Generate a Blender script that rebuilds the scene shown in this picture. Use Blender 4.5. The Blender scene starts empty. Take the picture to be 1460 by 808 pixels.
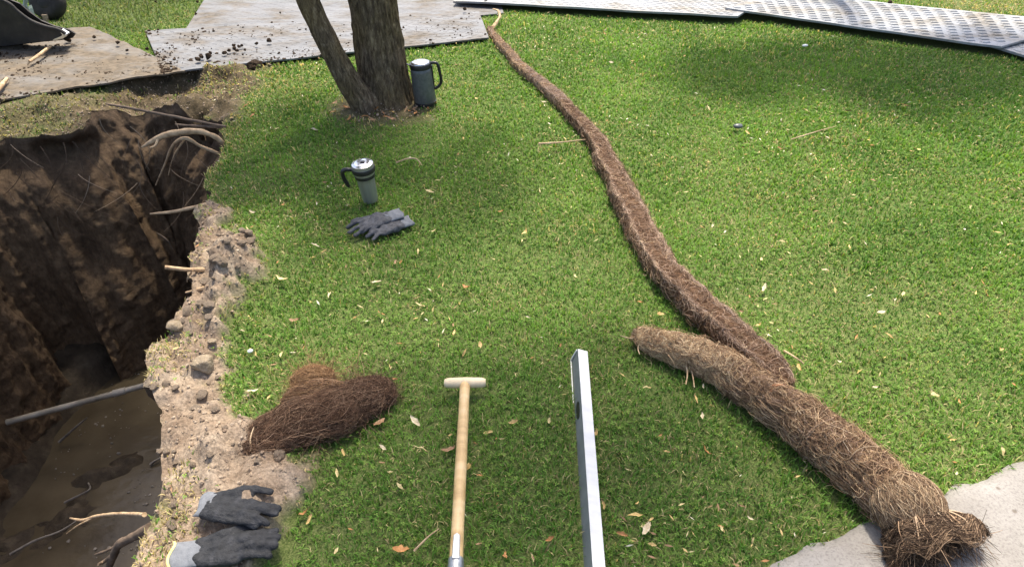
import bpy, bmesh, math, random
import numpy as np
from mathutils import Vector, Matrix, noise as mnoise
from mathutils.geometry import delaunay_2d_cdt

SC = bpy.context.scene
COL = SC.collection
RNG = np.random.default_rng(7)
random.seed(7)

# ------------------------------------------------------------------ camera
H, PITCH, FPX = 1.62, math.radians(37.5), 1000.0
cam_d = bpy.data.cameras.new('camera')
cam = bpy.data.objects.new('camera', cam_d); COL.objects.link(cam)
cam.location = (0, 0, H); cam.rotation_euler = (math.radians(90) - PITCH, 0, 0)
cam_d.sensor_width = 36; cam_d.lens = 36 * FPX / 1460
cam_d.clip_start = 0.05; cam_d.clip_end = 1500
SC.camera = cam

# ------------------------------------------------------------------ sky, sun, exposure
SUN_EL, SUN_AZ = math.radians(66), math.radians(8)      # azimuth clockwise from +y (towards +x)
w = bpy.data.worlds.new('World'); SC.world = w; w.use_nodes = True
nt = w.node_tree; nt.nodes.clear()
wo = nt.nodes.new('ShaderNodeOutputWorld'); bg = nt.nodes.new('ShaderNodeBackground'); sk = nt.nodes.new('ShaderNodeTexSky')
sk.sky_type = 'NISHITA'; sk.sun_disc = False; sk.sun_elevation = SUN_EL; sk.sun_rotation = SUN_AZ
sk.dust_density = 4.0; sk.ozone_density = .4; sk.air_density = .8
bg.inputs['Strength'].default_value = 0.15
nt.links.new(sk.outputs[0], bg.inputs[0]); nt.links.new(bg.outputs[0], wo.inputs[0])
sd = bpy.data.lights.new('sun', 'SUN'); sd.energy = 3.1; sd.angle = math.radians(5.0); sd.color = (1.0, 0.93, 0.80)
sun = bpy.data.objects.new('sun', sd); COL.objects.link(sun)
SUNV = Vector((math.sin(SUN_AZ) * math.cos(SUN_EL), math.cos(SUN_AZ) * math.cos(SUN_EL), math.sin(SUN_EL)))
sun.rotation_euler = (-SUNV).to_track_quat('-Z', 'Y').to_euler(); sun.location = (2, 8, 10)
SC.view_settings.view_transform = 'Standard'; SC.view_settings.look = 'None'
SC.view_settings.exposure = 1.22; SC.view_settings.gamma = 1

# ------------------------------------------------------------------ measuring the place
def ray(px, py):
    u, v = (px - 730) / FPX, (py - 404) / FPX
    cp, sp = math.cos(PITCH), math.sin(PITCH)
    return np.array([u, cp - v * sp, -sp - v * cp])
def G(px, py, z=0.0):                       # surveyed point on the level z
    d = ray(px, py); t = (z - H) / d[2]
    return np.array([d[0] * t, d[1] * t, z])
def PY(px, py, y):                          # surveyed point on the upright plane y
    d = ray(px, py); t = y / d[1]
    return np.array([d[0] * t, y, H + d[2] * t])
def GP(pts, z=0.0): return np.array([G(a, b, z)[:2] for a, b in pts])

# ------------------------------------------------------------------ numeric helpers
def _h(ix, iy, iz):
    n = (ix * 374761393 + iy * 668265263 + iz * 2147483647 * 3 + 1274126177) & 0xFFFFFFFF
    n = ((n ^ (n >> 13)) * 1274126177) & 0xFFFFFFFF
    n = ((n ^ (n >> 16)) * 2246822519) & 0xFFFFFFFF
    return ((n ^ (n >> 15)) & 0xFFFFFF) / 0xFFFFFF
def vn(x, y, z=0.0):                        # value noise 0..1, vectorised
    x, y, z = np.broadcast_arrays(np.asarray(x, float), np.asarray(y, float), np.asarray(z, float))
    ix, iy, iz = np.floor(x).astype(np.int64), np.floor(y).astype(np.int64), np.floor(z).astype(np.int64)
    fx, fy, fz = x - ix, y - iy, z - iz
    fx, fy, fz = [f * f * (3 - 2 * f) for f in (fx, fy, fz)]
    r = 0
    for a in (0, 1):
        for b in (0, 1):
            for c in (0, 1):
                r = r + _h(ix + a, iy + b, iz + c) * (fx if a else 1 - fx) * (fy if b else 1 - fy) * (fz if c else 1 - fz)
    return r
def fbm(x, y, z=0.0, o=4):
    r, a, s = 0, 0.5, 0
    for k in range(o):
        r = r + a * vn(np.asarray(x) * 2 ** k + 17 * k, np.asarray(y) * 2 ** k + 5 * k, np.asarray(z) * 2 ** k); s += a; a *= .5
    return r / s
def pip(poly, X, Y):
    ins = np.zeros(np.shape(X), bool); n = len(poly)
    for i in range(n):
        x1, y1 = poly[i]; x2, y2 = poly[(i + 1) % n]
        c = ((y1 > Y) != (y2 > Y)) & (X < (x2 - x1) * (Y - y1) / ((y2 - y1) if y2 != y1 else 1e-9) + x1)
        ins ^= c
    return ins
def edist(poly, X, Y, closed=True):
    d = np.full(np.shape(X), 1e9); n = len(poly)
    for i in range(n if closed else n - 1):
        x1, y1 = poly[i]; x2, y2 = poly[(i + 1) % n]
        dx, dy = x2 - x1, y2 - y1; L = dx * dx + dy * dy + 1e-12
        t = np.clip(((X - x1) * dx + (Y - y1) * dy) / L, 0, 1)
        d = np.minimum(d, np.hypot(X - x1 - t * dx, Y - y1 - t * dy))
    return d
def sdf(poly, X, Y):                        # + inside
    return np.where(pip(poly, X, Y), 1, -1) * edist(poly, X, Y)
def sstep(a, b, x):
    t = np.clip((x - a) / (b - a), 0, 1); return t * t * (3 - 2 * t)
def smooth_path(pts, n):                    # Catmull-Rom
    P = np.array(pts, float); m = len(P)
    t = np.linspace(0, m - 1, n); i = np.clip(np.floor(t).astype(int), 0, m - 2); f = (t - i)[:, None]
    p0 = P[np.clip(i - 1, 0, m - 1)]; p1 = P[i]; p2 = P[i + 1]; p3 = P[np.clip(i + 2, 0, m - 1)]
    return .5 * (2 * p1 + (p2 - p0) * f + (2 * p0 - 5 * p1 + 4 * p2 - p3) * f ** 2 + (3 * p1 - p0 - 3 * p2 + p3) * f ** 3)

# ------------------------------------------------------------------ object helpers
def link(name, me, m=None, parent=None, loc=None):
    o = bpy.data.objects.new(name, me); COL.objects.link(o)
    if m is not None and me is not None and not me.materials: me.materials.append(m)
    if parent is not None: o.parent = parent
    if loc is not None: o.location = loc
    return o
def mesh_np(name, V, F, smooth=True, col=None, attr=None):
    """V (n,3); F list of faces or an int array (m,3)/(m,4)"""
    me = bpy.data.meshes.new(name); V = np.asarray(V, np.float32)
    if isinstance(F, np.ndarray):
        m, k = F.shape
        me.vertices.add(len(V)); me.vertices.foreach_set('co', V.ravel())
        me.loops.add(m * k); me.loops.foreach_set('vertex_index', F.astype(np.int32).ravel())
        me.polygons.add(m); me.polygons.foreach_set('loop_start', np.arange(0, m * k, k, dtype=np.int32))
        me.update(calc_edges=True); me.validate()
    else:
        me.from_pydata(V.tolist(), [], F); me.update()
    if smooth: me.polygons.foreach_set('use_smooth', np.ones(len(me.polygons), bool))
    else: me.polygons.foreach_set('use_smooth', np.zeros(len(me.polygons), bool))
    if col is not None:
        a = me.attributes.new('col', 'FLOAT_COLOR', 'POINT'); c = np.ones((len(V), 4), np.float32); c[:, :3] = col
        a.data.foreach_set('color', c.ravel())
    for k, v in (attr or {}).items():
        a = me.attributes.new(k, 'FLOAT', 'POINT'); a.data.foreach_set('value', np.asarray(v, np.float32))
    return me
def thing(name, label, cat, loc=(0, 0, 0), rz=0.0, group=None):
    o = bpy.data.objects.new(name, None); COL.objects.link(o); o.empty_display_size = .05
    o.location = loc; o.rotation_euler = (0, 0, rz); return tag(o, label, cat, group)
def tag(o, label, cat, group=None):
    o['label'] = label; o['category'] = cat
    if group: o['group'] = group
    return o
def kind(o, k): o['kind'] = k; return o
class MB:                                   # collects shapes into one mesh
    def __init__(s): s.V = []; s.F = []; s.n = 0
    def add(s, V, F):
        V = np.asarray(V, float); s.V.append(V); s.F += [tuple(i + s.n for i in f) for f in F]; s.n += len(V); return s
    def tube(s, pts, rad, seg=8, cap=True, squash=None, nz=0.0, nf=30.0, seed=0.0):
        P = np.array(pts, float); n = len(P); r = np.broadcast_to(np.asarray(rad, float), (n,))
        T = np.gradient(P, axis=0); T /= np.linalg.norm(T, axis=1)[:, None] + 1e-12
        up = np.array([0, 0, 1.0]) if abs(T[0][2]) < .9 else np.array([0, 1.0, 0])
        N = np.cross(T[0], up); N /= np.linalg.norm(N); V = []
        th = np.linspace(0, 2 * math.pi, seg, endpoint=False)
        for i in range(n):
            N = N - T[i] * N.dot(T[i]); N /= np.linalg.norm(N) + 1e-12; B = np.cross(T[i], N)
            ring = P[i] + (np.cos(th)[:, None] * N + np.sin(th)[:, None] * B) * r[i]
            if nz:
                q = vn(ring[:, 0] * nf + seed, ring[:, 1] * nf, ring[:, 2] * nf) - .5
                ring = P[i] + (ring - P[i]) * (1 + nz * q * 2)[:, None]
            if squash is not None: ring[:, 2] = P[i][2] + (ring[:, 2] - P[i][2]) * squash
            V.append(ring)
        V = np.concatenate(V); F = []
        for i in range(n - 1):
            for j in range(seg):
                k = (j + 1) % seg; F.append((i * seg + j, i * seg + k, (i + 1) * seg + k, (i + 1) * seg + j))
        if cap: F.append(tuple(range(seg - 1, -1, -1))); F.append(tuple((n - 1) * seg + j for j in range(seg)))
        return s.add(V, F)
    def lathe(s, prof, seg=40, M=None):
        V = []; F = []; th = np.linspace(0, 2 * math.pi, seg, endpoint=False); n = len(prof)
        for r, z in prof:
            for a in th: V.append((r * math.cos(a), r * math.sin(a), z))
        for i in range(n - 1):
            for j in range(seg):
                k = (j + 1) % seg; F.append((i * seg + j, i * seg + k, (i + 1) * seg + k, (i + 1) * seg + j))
        if prof[0][0] > 1e-4: F.append(tuple(range(seg - 1, -1, -1)))
        if prof[-1][0] > 1e-4: F.append(tuple((n - 1) * seg + j for j in range(seg)))
        V = np.array(V)
        if M is not None: V = np.array([tuple(M @ Vector(v)) for v in V])
        return s.add(V, F)
    def box(s, a, b):
        (x0, y0, z0), (x1, y1, z1) = a, b
        return s.add([(x0, y0, z0), (x1, y0, z0), (x1, y1, z0), (x0, y1, z0), (x0, y0, z1), (x1, y0, z1), (x1, y1, z1), (x0, y1, z1)],
                     [(3, 2, 1, 0), (4, 5, 6, 7), (0, 1, 5, 4), (1, 2, 6, 5), (2, 3, 7, 6), (3, 0, 4, 7)])
    def prism(s, poly, off):                # 3-D polygon pushed by a vector
        P = np.array(poly, float); n = len(P); V = np.concatenate([P, P + np.array(off)])
        F = [tuple(range(n - 1, -1, -1)), tuple(range(n, 2 * n))] + [(i, (i + 1) % n, n + (i + 1) % n, n + i) for i in range(n)]
        return s.add(V, F)
    def mesh(s, name, smooth=True): return mesh_np(name, np.concatenate(s.V), s.F, smooth)
    def build(s, name, m, parent=None, smooth=True, bevel=0.0, loc=None):
        me = s.mesh(name, smooth); o = link(name, me, m, parent, loc)
        bm = bmesh.new(); bm.from_mesh(me); bmesh.ops.recalc_face_normals(bm, faces=bm.faces); bm.to_mesh(me); bm.free()
        if bevel:
            b = o.modifiers.new('bevel', 'BEVEL'); b.width = bevel; b.segments = 2; b.limit_method = 'ANGLE'; b.angle_limit = math.radians(40)
        if smooth:
            try: me.set_sharp_from_angle(angle=math.radians(50))
            except Exception: pass
        return o

# ------------------------------------------------------------------ materials
def new_mat(name):
    m = bpy.data.materials.new(name); m.use_nodes = True; t = m.node_tree; t.nodes.clear()
    o = t.nodes.new('ShaderNodeOutputMaterial'); p = t.nodes.new('ShaderNodeBsdfPrincipled'); t.links.new(p.outputs[0], o.inputs[0])
    return m, t, p, o
def ramp(t, fac, stops):
    r = t.nodes.new('ShaderNodeValToRGB'); el = r.color_ramp.elements
    while len(el) < len(stops): el.new(.5)
    for e, (pos, c) in zip(el, stops): e.position = pos; e.color = (*c, 1)
    t.links.new(fac, r.inputs[0]); return r.outputs[0]
def tnoise(t, scale, detail=6, rough=.6, vec=None, stretch=None, dist=0.0):
    n = t.nodes.new('ShaderNodeTexNoise'); n.inputs['Scale'].default_value = scale; n.inputs['Detail'].default_value = detail
    n.inputs['Roughness'].default_value = rough; n.inputs['Distortion'].default_value = dist
    if vec is None: vec = t.nodes.new('ShaderNodeTexCoord').outputs['Object']
    if stretch:
        mp = t.nodes.new('ShaderNodeMapping'); mp.inputs['Scale'].default_value = stretch; t.links.new(vec, mp.inputs[0]); vec = mp.outputs[0]
    t.links.new(vec, n.inputs['Vector']); return n.outputs[0]
def mixc(t, fac, a, b, mode='MIX'):
    n = t.nodes.new('ShaderNodeMix'); n.data_type = 'RGBA'; n.blend_type = mode
    for s, v in ((n.inputs[0], fac), (n.inputs[6], a), (n.inputs[7], b)):
        if hasattr(v, 'is_linked') or hasattr(v, 'links'): t.links.new(v, s)
        elif isinstance(v, (int, float)): s.default_value = v
        else: s.default_value = (*v, 1)
    return n.outputs[2]
def math_n(t, op, a, b=0.0, clamp=False):
    n = t.nodes.new('ShaderNodeMath'); n.operation = op; n.use_clamp = clamp
    for s, v in ((n.inputs[0], a), (n.inputs[1], b)):
        if isinstance(v, (int, float)): s.default_value = v
        else: t.links.new(v, s)
    return n.outputs[0]
def bump(t, p, h, strength=.5, dist=.01):
    b = t.nodes.new('ShaderNodeBump'); b.inputs['Strength'].default_value = strength; b.inputs['Distance'].default_value = dist
    t.links.new(h, b.inputs['Height']); t.links.new(b.outputs[0], p.inputs['Normal'])
def simple(name, stops, scale=20, rough=.6, metal=0.0, bs=.3, bd=.003, bscale=None, stretch=None, spec=.5):
    m, t, p, o = new_mat(name)
    f = tnoise(t, scale, stretch=stretch)
    t.links.new(ramp(t, f, stops), p.inputs['Base Color'])
    p.inputs['Metallic'].default_value = metal; p.inputs['Specular IOR Level'].default_value = spec
    fr = tnoise(t, scale * 2.3, stretch=stretch)
    r = t.nodes.new('ShaderNodeMapRange'); r.inputs[3].default_value = max(0, rough - .12); r.inputs[4].default_value = min(1, rough + .12)
    t.links.new(fr, r.inputs[0]); t.links.new(r.outputs[0], p.inputs['Roughness'])
    if bs: bump(t, p, tnoise(t, bscale or scale * 3, stretch=stretch), bs, bd)
    return m
def attr_mat(name, rough=.7, trans=0.0, spec=.3):
    m, t, p, o = new_mat(name)
    a = t.nodes.new('ShaderNodeAttribute'); a.attribute_name = 'col'
    t.links.new(a.outputs['Color'], p.inputs['Base Color']); p.inputs['Roughness'].default_value = rough; p.inputs['Specular IOR Level'].default_value = spec
    if trans:
        tr = t.nodes.new('ShaderNodeBsdfTranslucent'); mx = t.nodes.new('ShaderNodeMixShader'); mx.inputs[0].default_value = trans
        g = t.nodes.new('ShaderNodeMix'); g.data_type = 'RGBA'; g.blend_type = 'MULTIPLY'; g.inputs[0].default_value = 1
        t.links.new(a.outputs['Color'], g.inputs[6]); g.inputs[7].default_value = (1.25, 1.2, .6, 1)
        t.links.new(g.outputs[2], tr.inputs[0]); t.links.new(p.outputs[0], mx.inputs[1]); t.links.new(tr.outputs[0], mx.inputs[2]); t.links.new(mx.outputs[0], o.inputs[0])
    return m
M = {}
M['grass'] = attr_mat('grass_blades', .55, .45, .25)
M['strand'] = attr_mat('root_fibre_strands', .75, 0, .2)
M['leafcrown'] = attr_mat('crown_leaves', .5, .3, .3)

# ground: turf soil with bare dug soil where the 'soil' attribute says so
m, t, p, o = new_mat('turf_and_soil'); M['ground'] = m
a = t.nodes.new('ShaderNodeAttribute'); a.attribute_name = 'soil'
g = ramp(t, tnoise(t, 190, 6, .7), [(.32, (.030, .040, .014)), (.5, (.10, .135, .036)), (.66, (.20, .21, .085))])
s1 = ramp(t, tnoise(t, 9, 8, .65), [(.28, (0.173, 0.120, 0.081)), (.45, (0.281, 0.208, 0.145)), (.60, (0.372, 0.289, 0.210)), (.75, (0.454, 0.372, 0.277))])
s2 = ramp(t, tnoise(t, 90, 4, .7), [(.35, (.5, .5, .5)), (.6, (1, 1, 1)), (.72, (1.25, 1.22, 1.15))])
dm = t.nodes.new('ShaderNodeAttribute'); dm.attribute_name = 'damp'
s1 = mixc(t, dm.outputs['Fac'], s1, ramp(t, tnoise(t, 11, 8, .65), [(.3, (.045, .030, .019)), (.5, (.11, .078, .050)), (.7, (.20, .15, .10))]))
s = mixc(t, 1.0, s1, s2, 'MULTIPLY')
t.links.new(mixc(t, a.outputs['Fac'], g, s), p.inputs['Base Color']); p.inputs['Roughness'].default_value = .95; p.inputs['Specular IOR Level'].default_value = .15
bump(t, p, tnoise(t, 120, 6, .7), .8, .008)

# dug trench wall: damp brown earth, clay streaks, dark topsoil under the turf
m, t, p, o = new_mat('trench_earth'); M['wall'] = m
tc = t.nodes.new('ShaderNodeTexCoord').outputs['Object']
e1 = ramp(t, tnoise(t, 9, 10, .72, tc, (1.680, 1.500, 0.473)), [(.30, (0.084, 0.050, 0.026)), (.46, (0.140, 0.088, 0.046)), (.58, (0.185, 0.120, 0.065)), (.72, (0.246, 0.165, 0.090))])
e2 = ramp(t, tnoise(t, 40, 6, .7, tc, (1, 1, .5)), [(.35, (.55, .53, .5)), (.62, (1, 1, 1)), (.75, (1.2, 1.18, 1.1))])
sx = t.nodes.new('ShaderNodeSeparateXYZ'); t.links.new(tc, sx.inputs[0])
hm = t.nodes.new('ShaderNodeMapRange'); hm.inputs[1].default_value = -.42; hm.inputs[2].default_value = -.04; t.links.new(sx.outputs[2], hm.inputs[0])
e3 = mixc(t, math_n(t, 'MULTIPLY', hm.outputs[0], .55), mixc(t, 1.0, e1, e2, 'MULTIPLY'), (.075, .050, .033))
t.links.new(e3, p.inputs['Base Color']); p.inputs['Roughness'].default_value = .8; p.inputs['Specular IOR Level'].default_value = .3
bump(t, p, tnoise(t, 45, 10, .75), 1.0, .02)

M['mud'] = simple('wet_mud', [(.3, (.022, .016, .010)), (.55, (.050, .037, .023)), (.75, (.09, .07, .045))], 14, .75, bs=.8, bd=.01, spec=.2)
m, t, p, o = new_mat('muddy_water'); M['water'] = m
t.links.new(ramp(t, tnoise(t, 2.5, 5), [(.35, (.045, .034, .020)), (.65, (.085, .067, .041))]), p.inputs['Base Color'])
p.inputs['Roughness'].default_value = .20; p.inputs['IOR'].default_value = 1.33
bump(t, p, tnoise(t, 14, 4, .5, None, (1, 1.6, 1)), .25, .01)

M['concrete'] = None
m, t, p, o = new_mat('worn_concrete'); M['concrete'] = m
c1 = ramp(t, tnoise(t, 2.2, 8, .6), [(.33, (.175, .158, .138)), (.5, (.245, .228, .205)), (.68, (.33, .315, .29))])
c2 = ramp(t, tnoise(t, 150, 4, .7), [(.34, (.70, .69, .68)), (.5, (1, 1, 1)), (.7, (1.1, 1.1, 1.1))])
vo = t.nodes.new('ShaderNodeTexVoronoi'); vo.inputs['Scale'].default_value = 16; vo.inputs['Randomness'].default_value = 1
t.links.new(t.nodes.new('ShaderNodeTexCoord').outputs['Object'], vo.inputs['Vector'])
sp_ = ramp(t, vo.outputs['Distance'], [(.0, (.35, .28, .22)), (.09, (.5, .43, .37)), (.13, (1, 1, 1))])
t.links.new(mixc(t, .8, mixc(t, 1.0, c1, c2, 'MULTIPLY'), sp_, 'MULTIPLY'), p.inputs['Base Color']); p.inputs['Roughness'].default_value = .85
bump(t, p, tnoise(t, 200, 5, .7), .5, .003)

def mat_plastic(name, base, mud, amount, rough=.5):
    m, t, p, o = new_mat(name)
    b = ramp(t, tnoise(t, 3, 9, .7, None, (1, 4.5, 1), .3), [(.3, tuple(c * .55 for c in base)), (.5, base), (.7, tuple(min(1, c * 1.3) for c in base))])
    mk = ramp(t, tnoise(t, 2.6, 9, .66, None, (1, 2.2, 1), .4), [(.62 - amount * .42, (0, 0, 0)), (.78 - amount * .3, (1, 1, 1))])
    mc = ramp(t, tnoise(t, 22, 6), [(.3, tuple(c * .55 for c in mud)), (.7, tuple(c * 1.25 for c in mud))])
    sm = t.nodes.new('ShaderNodeSeparateColor'); t.links.new(mk, sm.inputs[0])
    t.links.new(mixc(t, sm.outputs[0], b, mc), p.inputs['Base Color'])
    r = t.nodes.new('ShaderNodeMapRange'); r.inputs[3].default_value = rough; r.inputs[4].default_value = .9; t.links.new(sm.outputs[0], r.inputs[0]); t.links.new(r.outputs[0], p.inputs['Roughness'])
    bump(t, p, tnoise(t, 70, 6, .7), .35, .004)
    return m
M['mat_muddy'] = mat_plastic('muddy_mat_plastic', (.125, .122, .115), (.135, .105, .070), .80)
M['mat_grey'] = mat_plastic('grey_mat_plastic', (.142, .146, .153), (.128, .107, .082), .42, .62)
M['mat_pale'] = mat_plastic('pale_mat_plastic', (.27, .28, .29), (.25, .225, .185), .40, .55)
M['mat_edge'] = simple('mat_edge_rubber', [(.3, (.02, .02, .02)), (.7, (.05, .05, .045))], 20, .7)

M['bark'] = None
m, t, p, o = new_mat('grey_brown_bark'); M['bark'] = m
b1 = ramp(t, tnoise(t, 55, 10, .75, None, (1, 1, .30), .6), [(.30, (0.026, 0.018, 0.011)), (.43, (0.077, 0.057, 0.038)), (.56, (0.161, 0.122, 0.082)), (.70, (0.321, 0.264, 0.190))])
b2 = ramp(t, tnoise(t, 5, 5, .6), [(.38, (1, 1, 1)), (.62, (1.1, 1.06, .85)), (.7, (1.3, 1.2, .8))])
t.links.new(mixc(t, 1.0, b1, b2, 'MULTIPLY'), p.inputs['Base Color']); p.inputs['Roughness'].default_value = .95; p.inputs['Specular IOR Level'].default_value = .15
bump(t, p, tnoise(t, 40, 8, .7, None, (1, 1, .25)), 1.0, .014)

M['fibre'] = None
def fibre(name, stops, sc=20):
    m, t, p, o = new_mat(name)
    t.links.new(ramp(t, tnoise(t, sc, 9, .72, dist=1.2), stops), p.inputs['Base Color']); p.inputs['Roughness'].default_value = .95; p.inputs['Specular IOR Level'].default_value = .1
    bump(t, p, tnoise(t, 70, 9, .75, dist=2.0), 1.0, .015); return m
M['fibre_dark'] = fibre('dark_root_fibre', [(.32, (0.041, 0.023, 0.013)), (.5, (0.155, 0.088, 0.050)), (.68, (0.338, 0.204, 0.120))])
M['fibre_heap'] = fibre('matted_root_fibre', [(.32, (0.020, 0.011, 0.006)), (.5, (0.069, 0.038, 0.022)), (.68, (0.140, 0.081, 0.047))])
M['fibre_tan'] = fibre('tan_root_fibre', [(.30, (0.089, 0.052, 0.025)), (.48, (0.252, 0.161, 0.086)), (.66, (0.429, 0.288, 0.158))])
M['root'] = simple('pale_root_bark', [(.3, (.24, .15, .08)), (.55, (.50, .35, .20)), (.75, (.64, .49, .31))], 30, .8, bs=.5, bd=.004)
M['root_dark'] = simple('dark_root_bark', [(.3, (.06, .04, .025)), (.6, (.16, .11, .07)), (.8, (.25, .18, .12))], 30, .8, bs=.5, bd=.004)
M['twig'] = simple('wet_twig', [(.3, (.08, .065, .05)), (.7, (.24, .21, .17))], 30, .6)
M['clod'] = simple('soil_clod', [(.3, (0.215, 0.153, 0.107)), (.5, (0.344, 0.265, 0.191)), (.7, (0.447, 0.365, 0.279))], 22, .95, bs=.9, bd=.01, spec=.1)
M['clod_lit'] = simple('sunlit_tone_clod', [(.3, (.36, .27, .17)), (.5, (.52, .41, .28)), (.7, (.62, .51, .37))], 6, .95, bs=.8, bd=.03, spec=.1)  # lighter copy of soil_clod: sunlight put into the colour of clods facing shade
M['clod_dark'] = simple('dark_soil_clod', [(.3, (.022, .015, .010)), (.5, (.055, .038, .025)), (.72, (.12, .085, .055))], 30, .95, bs=.9, bd=.01, spec=.1)
M['wood'] = simple('ash_wood', [(.25, (.38, .23, .09)), (.5, (.60, .41, .185)), (.75, (.70, .52, .28))], 26, .5, bs=.25, bd=.002, stretch=(1, .06, 1))
M['wood_pale'] = simple('pale_handle_wood', [(.3, (.60, .46, .28)), (.7, (.76, .62, .40))], 30, .5, bs=.2, bd=.002, stretch=(.1, 1, 1))
M['steel_worn'] = simple('worn_grey_steel', [(.3, (.25, .26, .27)), (.7, (.48, .49, .50))], 40, .45, .8)
M['alu'] = simple('brushed_aluminium', [(.3, (0.549, 0.554, 0.530)), (.7, (0.697, 0.697, 0.666))], 25, .55, .1, bs=.12, bd=.001, stretch=(1, .04, 1))
M['web'] = simple('grey_green_side_face', [(.3, (0.124, 0.140, 0.133)), (.7, (0.174, 0.189, 0.183))], 18, .6, bs=.1, bd=.001)  # side flange tone, a darker grey-green than the aluminium
M['dark'] = simple('black_plastic', [(.3, (.010, .010, .011)), (.7, (.022, .022, .024))], 40, .35, bs=.1, bd=.001)
M['steel'] = simple('brushed_steel', [(.3, (0.320, 0.312, 0.304)), (.7, (0.448, 0.440, 0.424))], 60, .40, .68, bs=.08, bd=.001, stretch=(1, 1, .05))
M['jug'] = simple('grey_green_metallic', [(.3, (.085, .092, .092)), (.7, (.15, .156, .153))], 50, .42, .25, bs=.06, bd=.001)
M['chrome'] = simple('polished_lid', [(.3, (.70, .70, .70)), (.7, (.82, .82, .82))], 20, .18, .9, bs=0)
M['knit'] = simple('black_coated_knit', [(.3, (.007, .0075, .009)), (.55, (.016, .017, .020)), (.8, (.045, .046, .052))], 45, .75, bs=.8, bd=.004, bscale=220)
M['knit_grey'] = simple('charcoal_coated_knit', [(.3, (.035, .036, .040)), (.6, (.075, .077, .085)), (.8, (.13, .13, .14))], 50, .75, bs=.8, bd=.004, bscale=220)
M['cuff'] = simple('grey_cuff_knit', [(.3, (0.118, 0.124, 0.136)), (.7, (0.192, 0.202, 0.217))], 60, .9, bs=.6, bd=.003, bscale=260)
M['yellow'] = simple('yellow_hem', [(.3, (.70, .62, .16)), (.7, (.85, .78, .30))], 50, .8)
M['pvc'] = simple('grey_plastic_pipe', [(.3, (0.164, 0.137, 0.096)), (.7, (0.361, 0.319, 0.251))], 12, .45)
M['bucket'] = simple('dirty_dark_steel', [(.3, (.012, .010, .009)), (.55, (.030, .026, .022)), (.75, (.060, .050, .040))], 9, .55, .3, bs=.4, bd=.004)
M['rubber'] = simple('black_rubber', [(.3, (.010, .009, .008)), (.7, (.035, .030, .026))], 25, .75)
M['blade'] = simple('worn_cutting_edge', [(.3, (.45, .48, .47)), (.7, (.72, .75, .73))], 30, .3, .9)
M['paint'] = simple('grey_green_paint', [(.3, (.22, .28, .26)), (.7, (.36, .43, .40))], 20, .4)
M['white'] = simple('white_scrap', [(.3, (.70, .69, .66)), (.7, (.85, .84, .82))], 30, .7)
M['red_root'] = simple('red_brown_root_skin', [(.3, (.30, .09, .035)), (.7, (.55, .22, .09))], 40, .6)
LEAFC = [('orange brown', (.46, .22, .07)), ('golden tan', (.58, .41, .15)), ('straw yellow', (.60, .50, .23)), ('pale buff', (.60, .51, .33)), ('dull brown', (.34, .20, .10))]
M['leaves'] = []
for nm, c in LEAFC:
    m, t, p, o = new_mat('dry_leaf_' + nm.replace(' ', '_'))
    oi = t.nodes.new('ShaderNodeObjectInfo'); lc = ramp(t, oi.outputs['Random'], [(0, tuple(v * .8 for v in c)), (1, tuple(v * 1.15 for v in c))])
    ln = ramp(t, tnoise(t, 5, 5), [(.35, (.62, .56, .48)), (.6, (1, 1, 1))])
    t.links.new(mixc(t, 1.0, lc, ln, 'MULTIPLY'), p.inputs['Base Color']); p.inputs['Roughness'].default_value = .65; M['leaves'].append(m)

# ------------------------------------------------------------------ plan of the place
LIP_PX = [(190, 850), (204, 800), (222, 745), (239, 700), (233, 645), (237, 590), (207, 552), (216, 508), (250, 470), (274, 440), (284, 402), (274, 378),
          (287, 345), (284, 318), (291, 285), (301, 250), (315, 216), (320, 190), (318, 172), (298, 166), (287, 150), (272, 158), (240, 151), (203, 146), (165, 147), (132, 160), (112, 182), (60, 186), (0, 191)]
far_pts = GP(LIP_PX).tolist()
lip0 = [(-.80, -.4), (-.84, .3)] + far_pts + [(-2.78, 2.9), (-2.72, 2.2), (-2.80, 1.4), (-2.74, .5), (-2.8, -.4)]
def resample(poly, step):
    out = []; n = len(poly)
    for i in range(n):
        a, b = np.array(poly[i]), np.array(poly[(i + 1) % n]); k = max(1, int(round(np.linalg.norm(b - a) / step)))
        out += [a + (b - a) * j / k for j in range(k)]
    return np.array(out)
LIP = resample(lip0, .015)
_nx = fbm(LIP[:, 0] * 7, LIP[:, 1] * 7, 1.0, 4) - .5; _ny = fbm(LIP[:, 0] * 7, LIP[:, 1] * 7, 9.0, 4) - .5
LIP = LIP + np.stack([_nx, _ny], 1) * .10
SOIL1 = GP([(150, 850), (170, 800), (190, 745), (205, 690), (200, 640), (200, 585), (172, 548), (185, 505), (222, 468), (248, 438), (260, 400), (250, 375), (262, 350), (268, 320), (280, 292), (318, 300), (332, 326), (368, 350), (372, 392), (352, 430), (326, 455), (308, 490), (318, 515), (330, 555), (356, 590), (372, 628), (420, 650), (455, 690), (440, 722), (408, 742), (395, 790), (350, 850)])
SOIL2 = GP([(-60, 195), (-60, 184), (40, 178), (85, 170), (112, 150), (150, 118), (172, 106), (230, 97), (300, 94), (372, 98), (382, 116), (352, 140), (348, 158), (328, 178), (318, 205), (290, 170), (160, 165), (120, 195)])
SOIL3 = GP([(-150, 215), (-150, 168), (0, 138), (150, 118), (265, 100), (385, 82), (385, 120), (330, 160), (250, 150), (160, 148), (110, 185), (0, 200)])
PATH = np.array([G(1085, 812)[:2], G(1462, 657)[:2]])
pd = PATH[1] - PATH[0]; pd /= np.linalg.norm(pd); pn = np.array([pd[1], -pd[0]])
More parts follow.
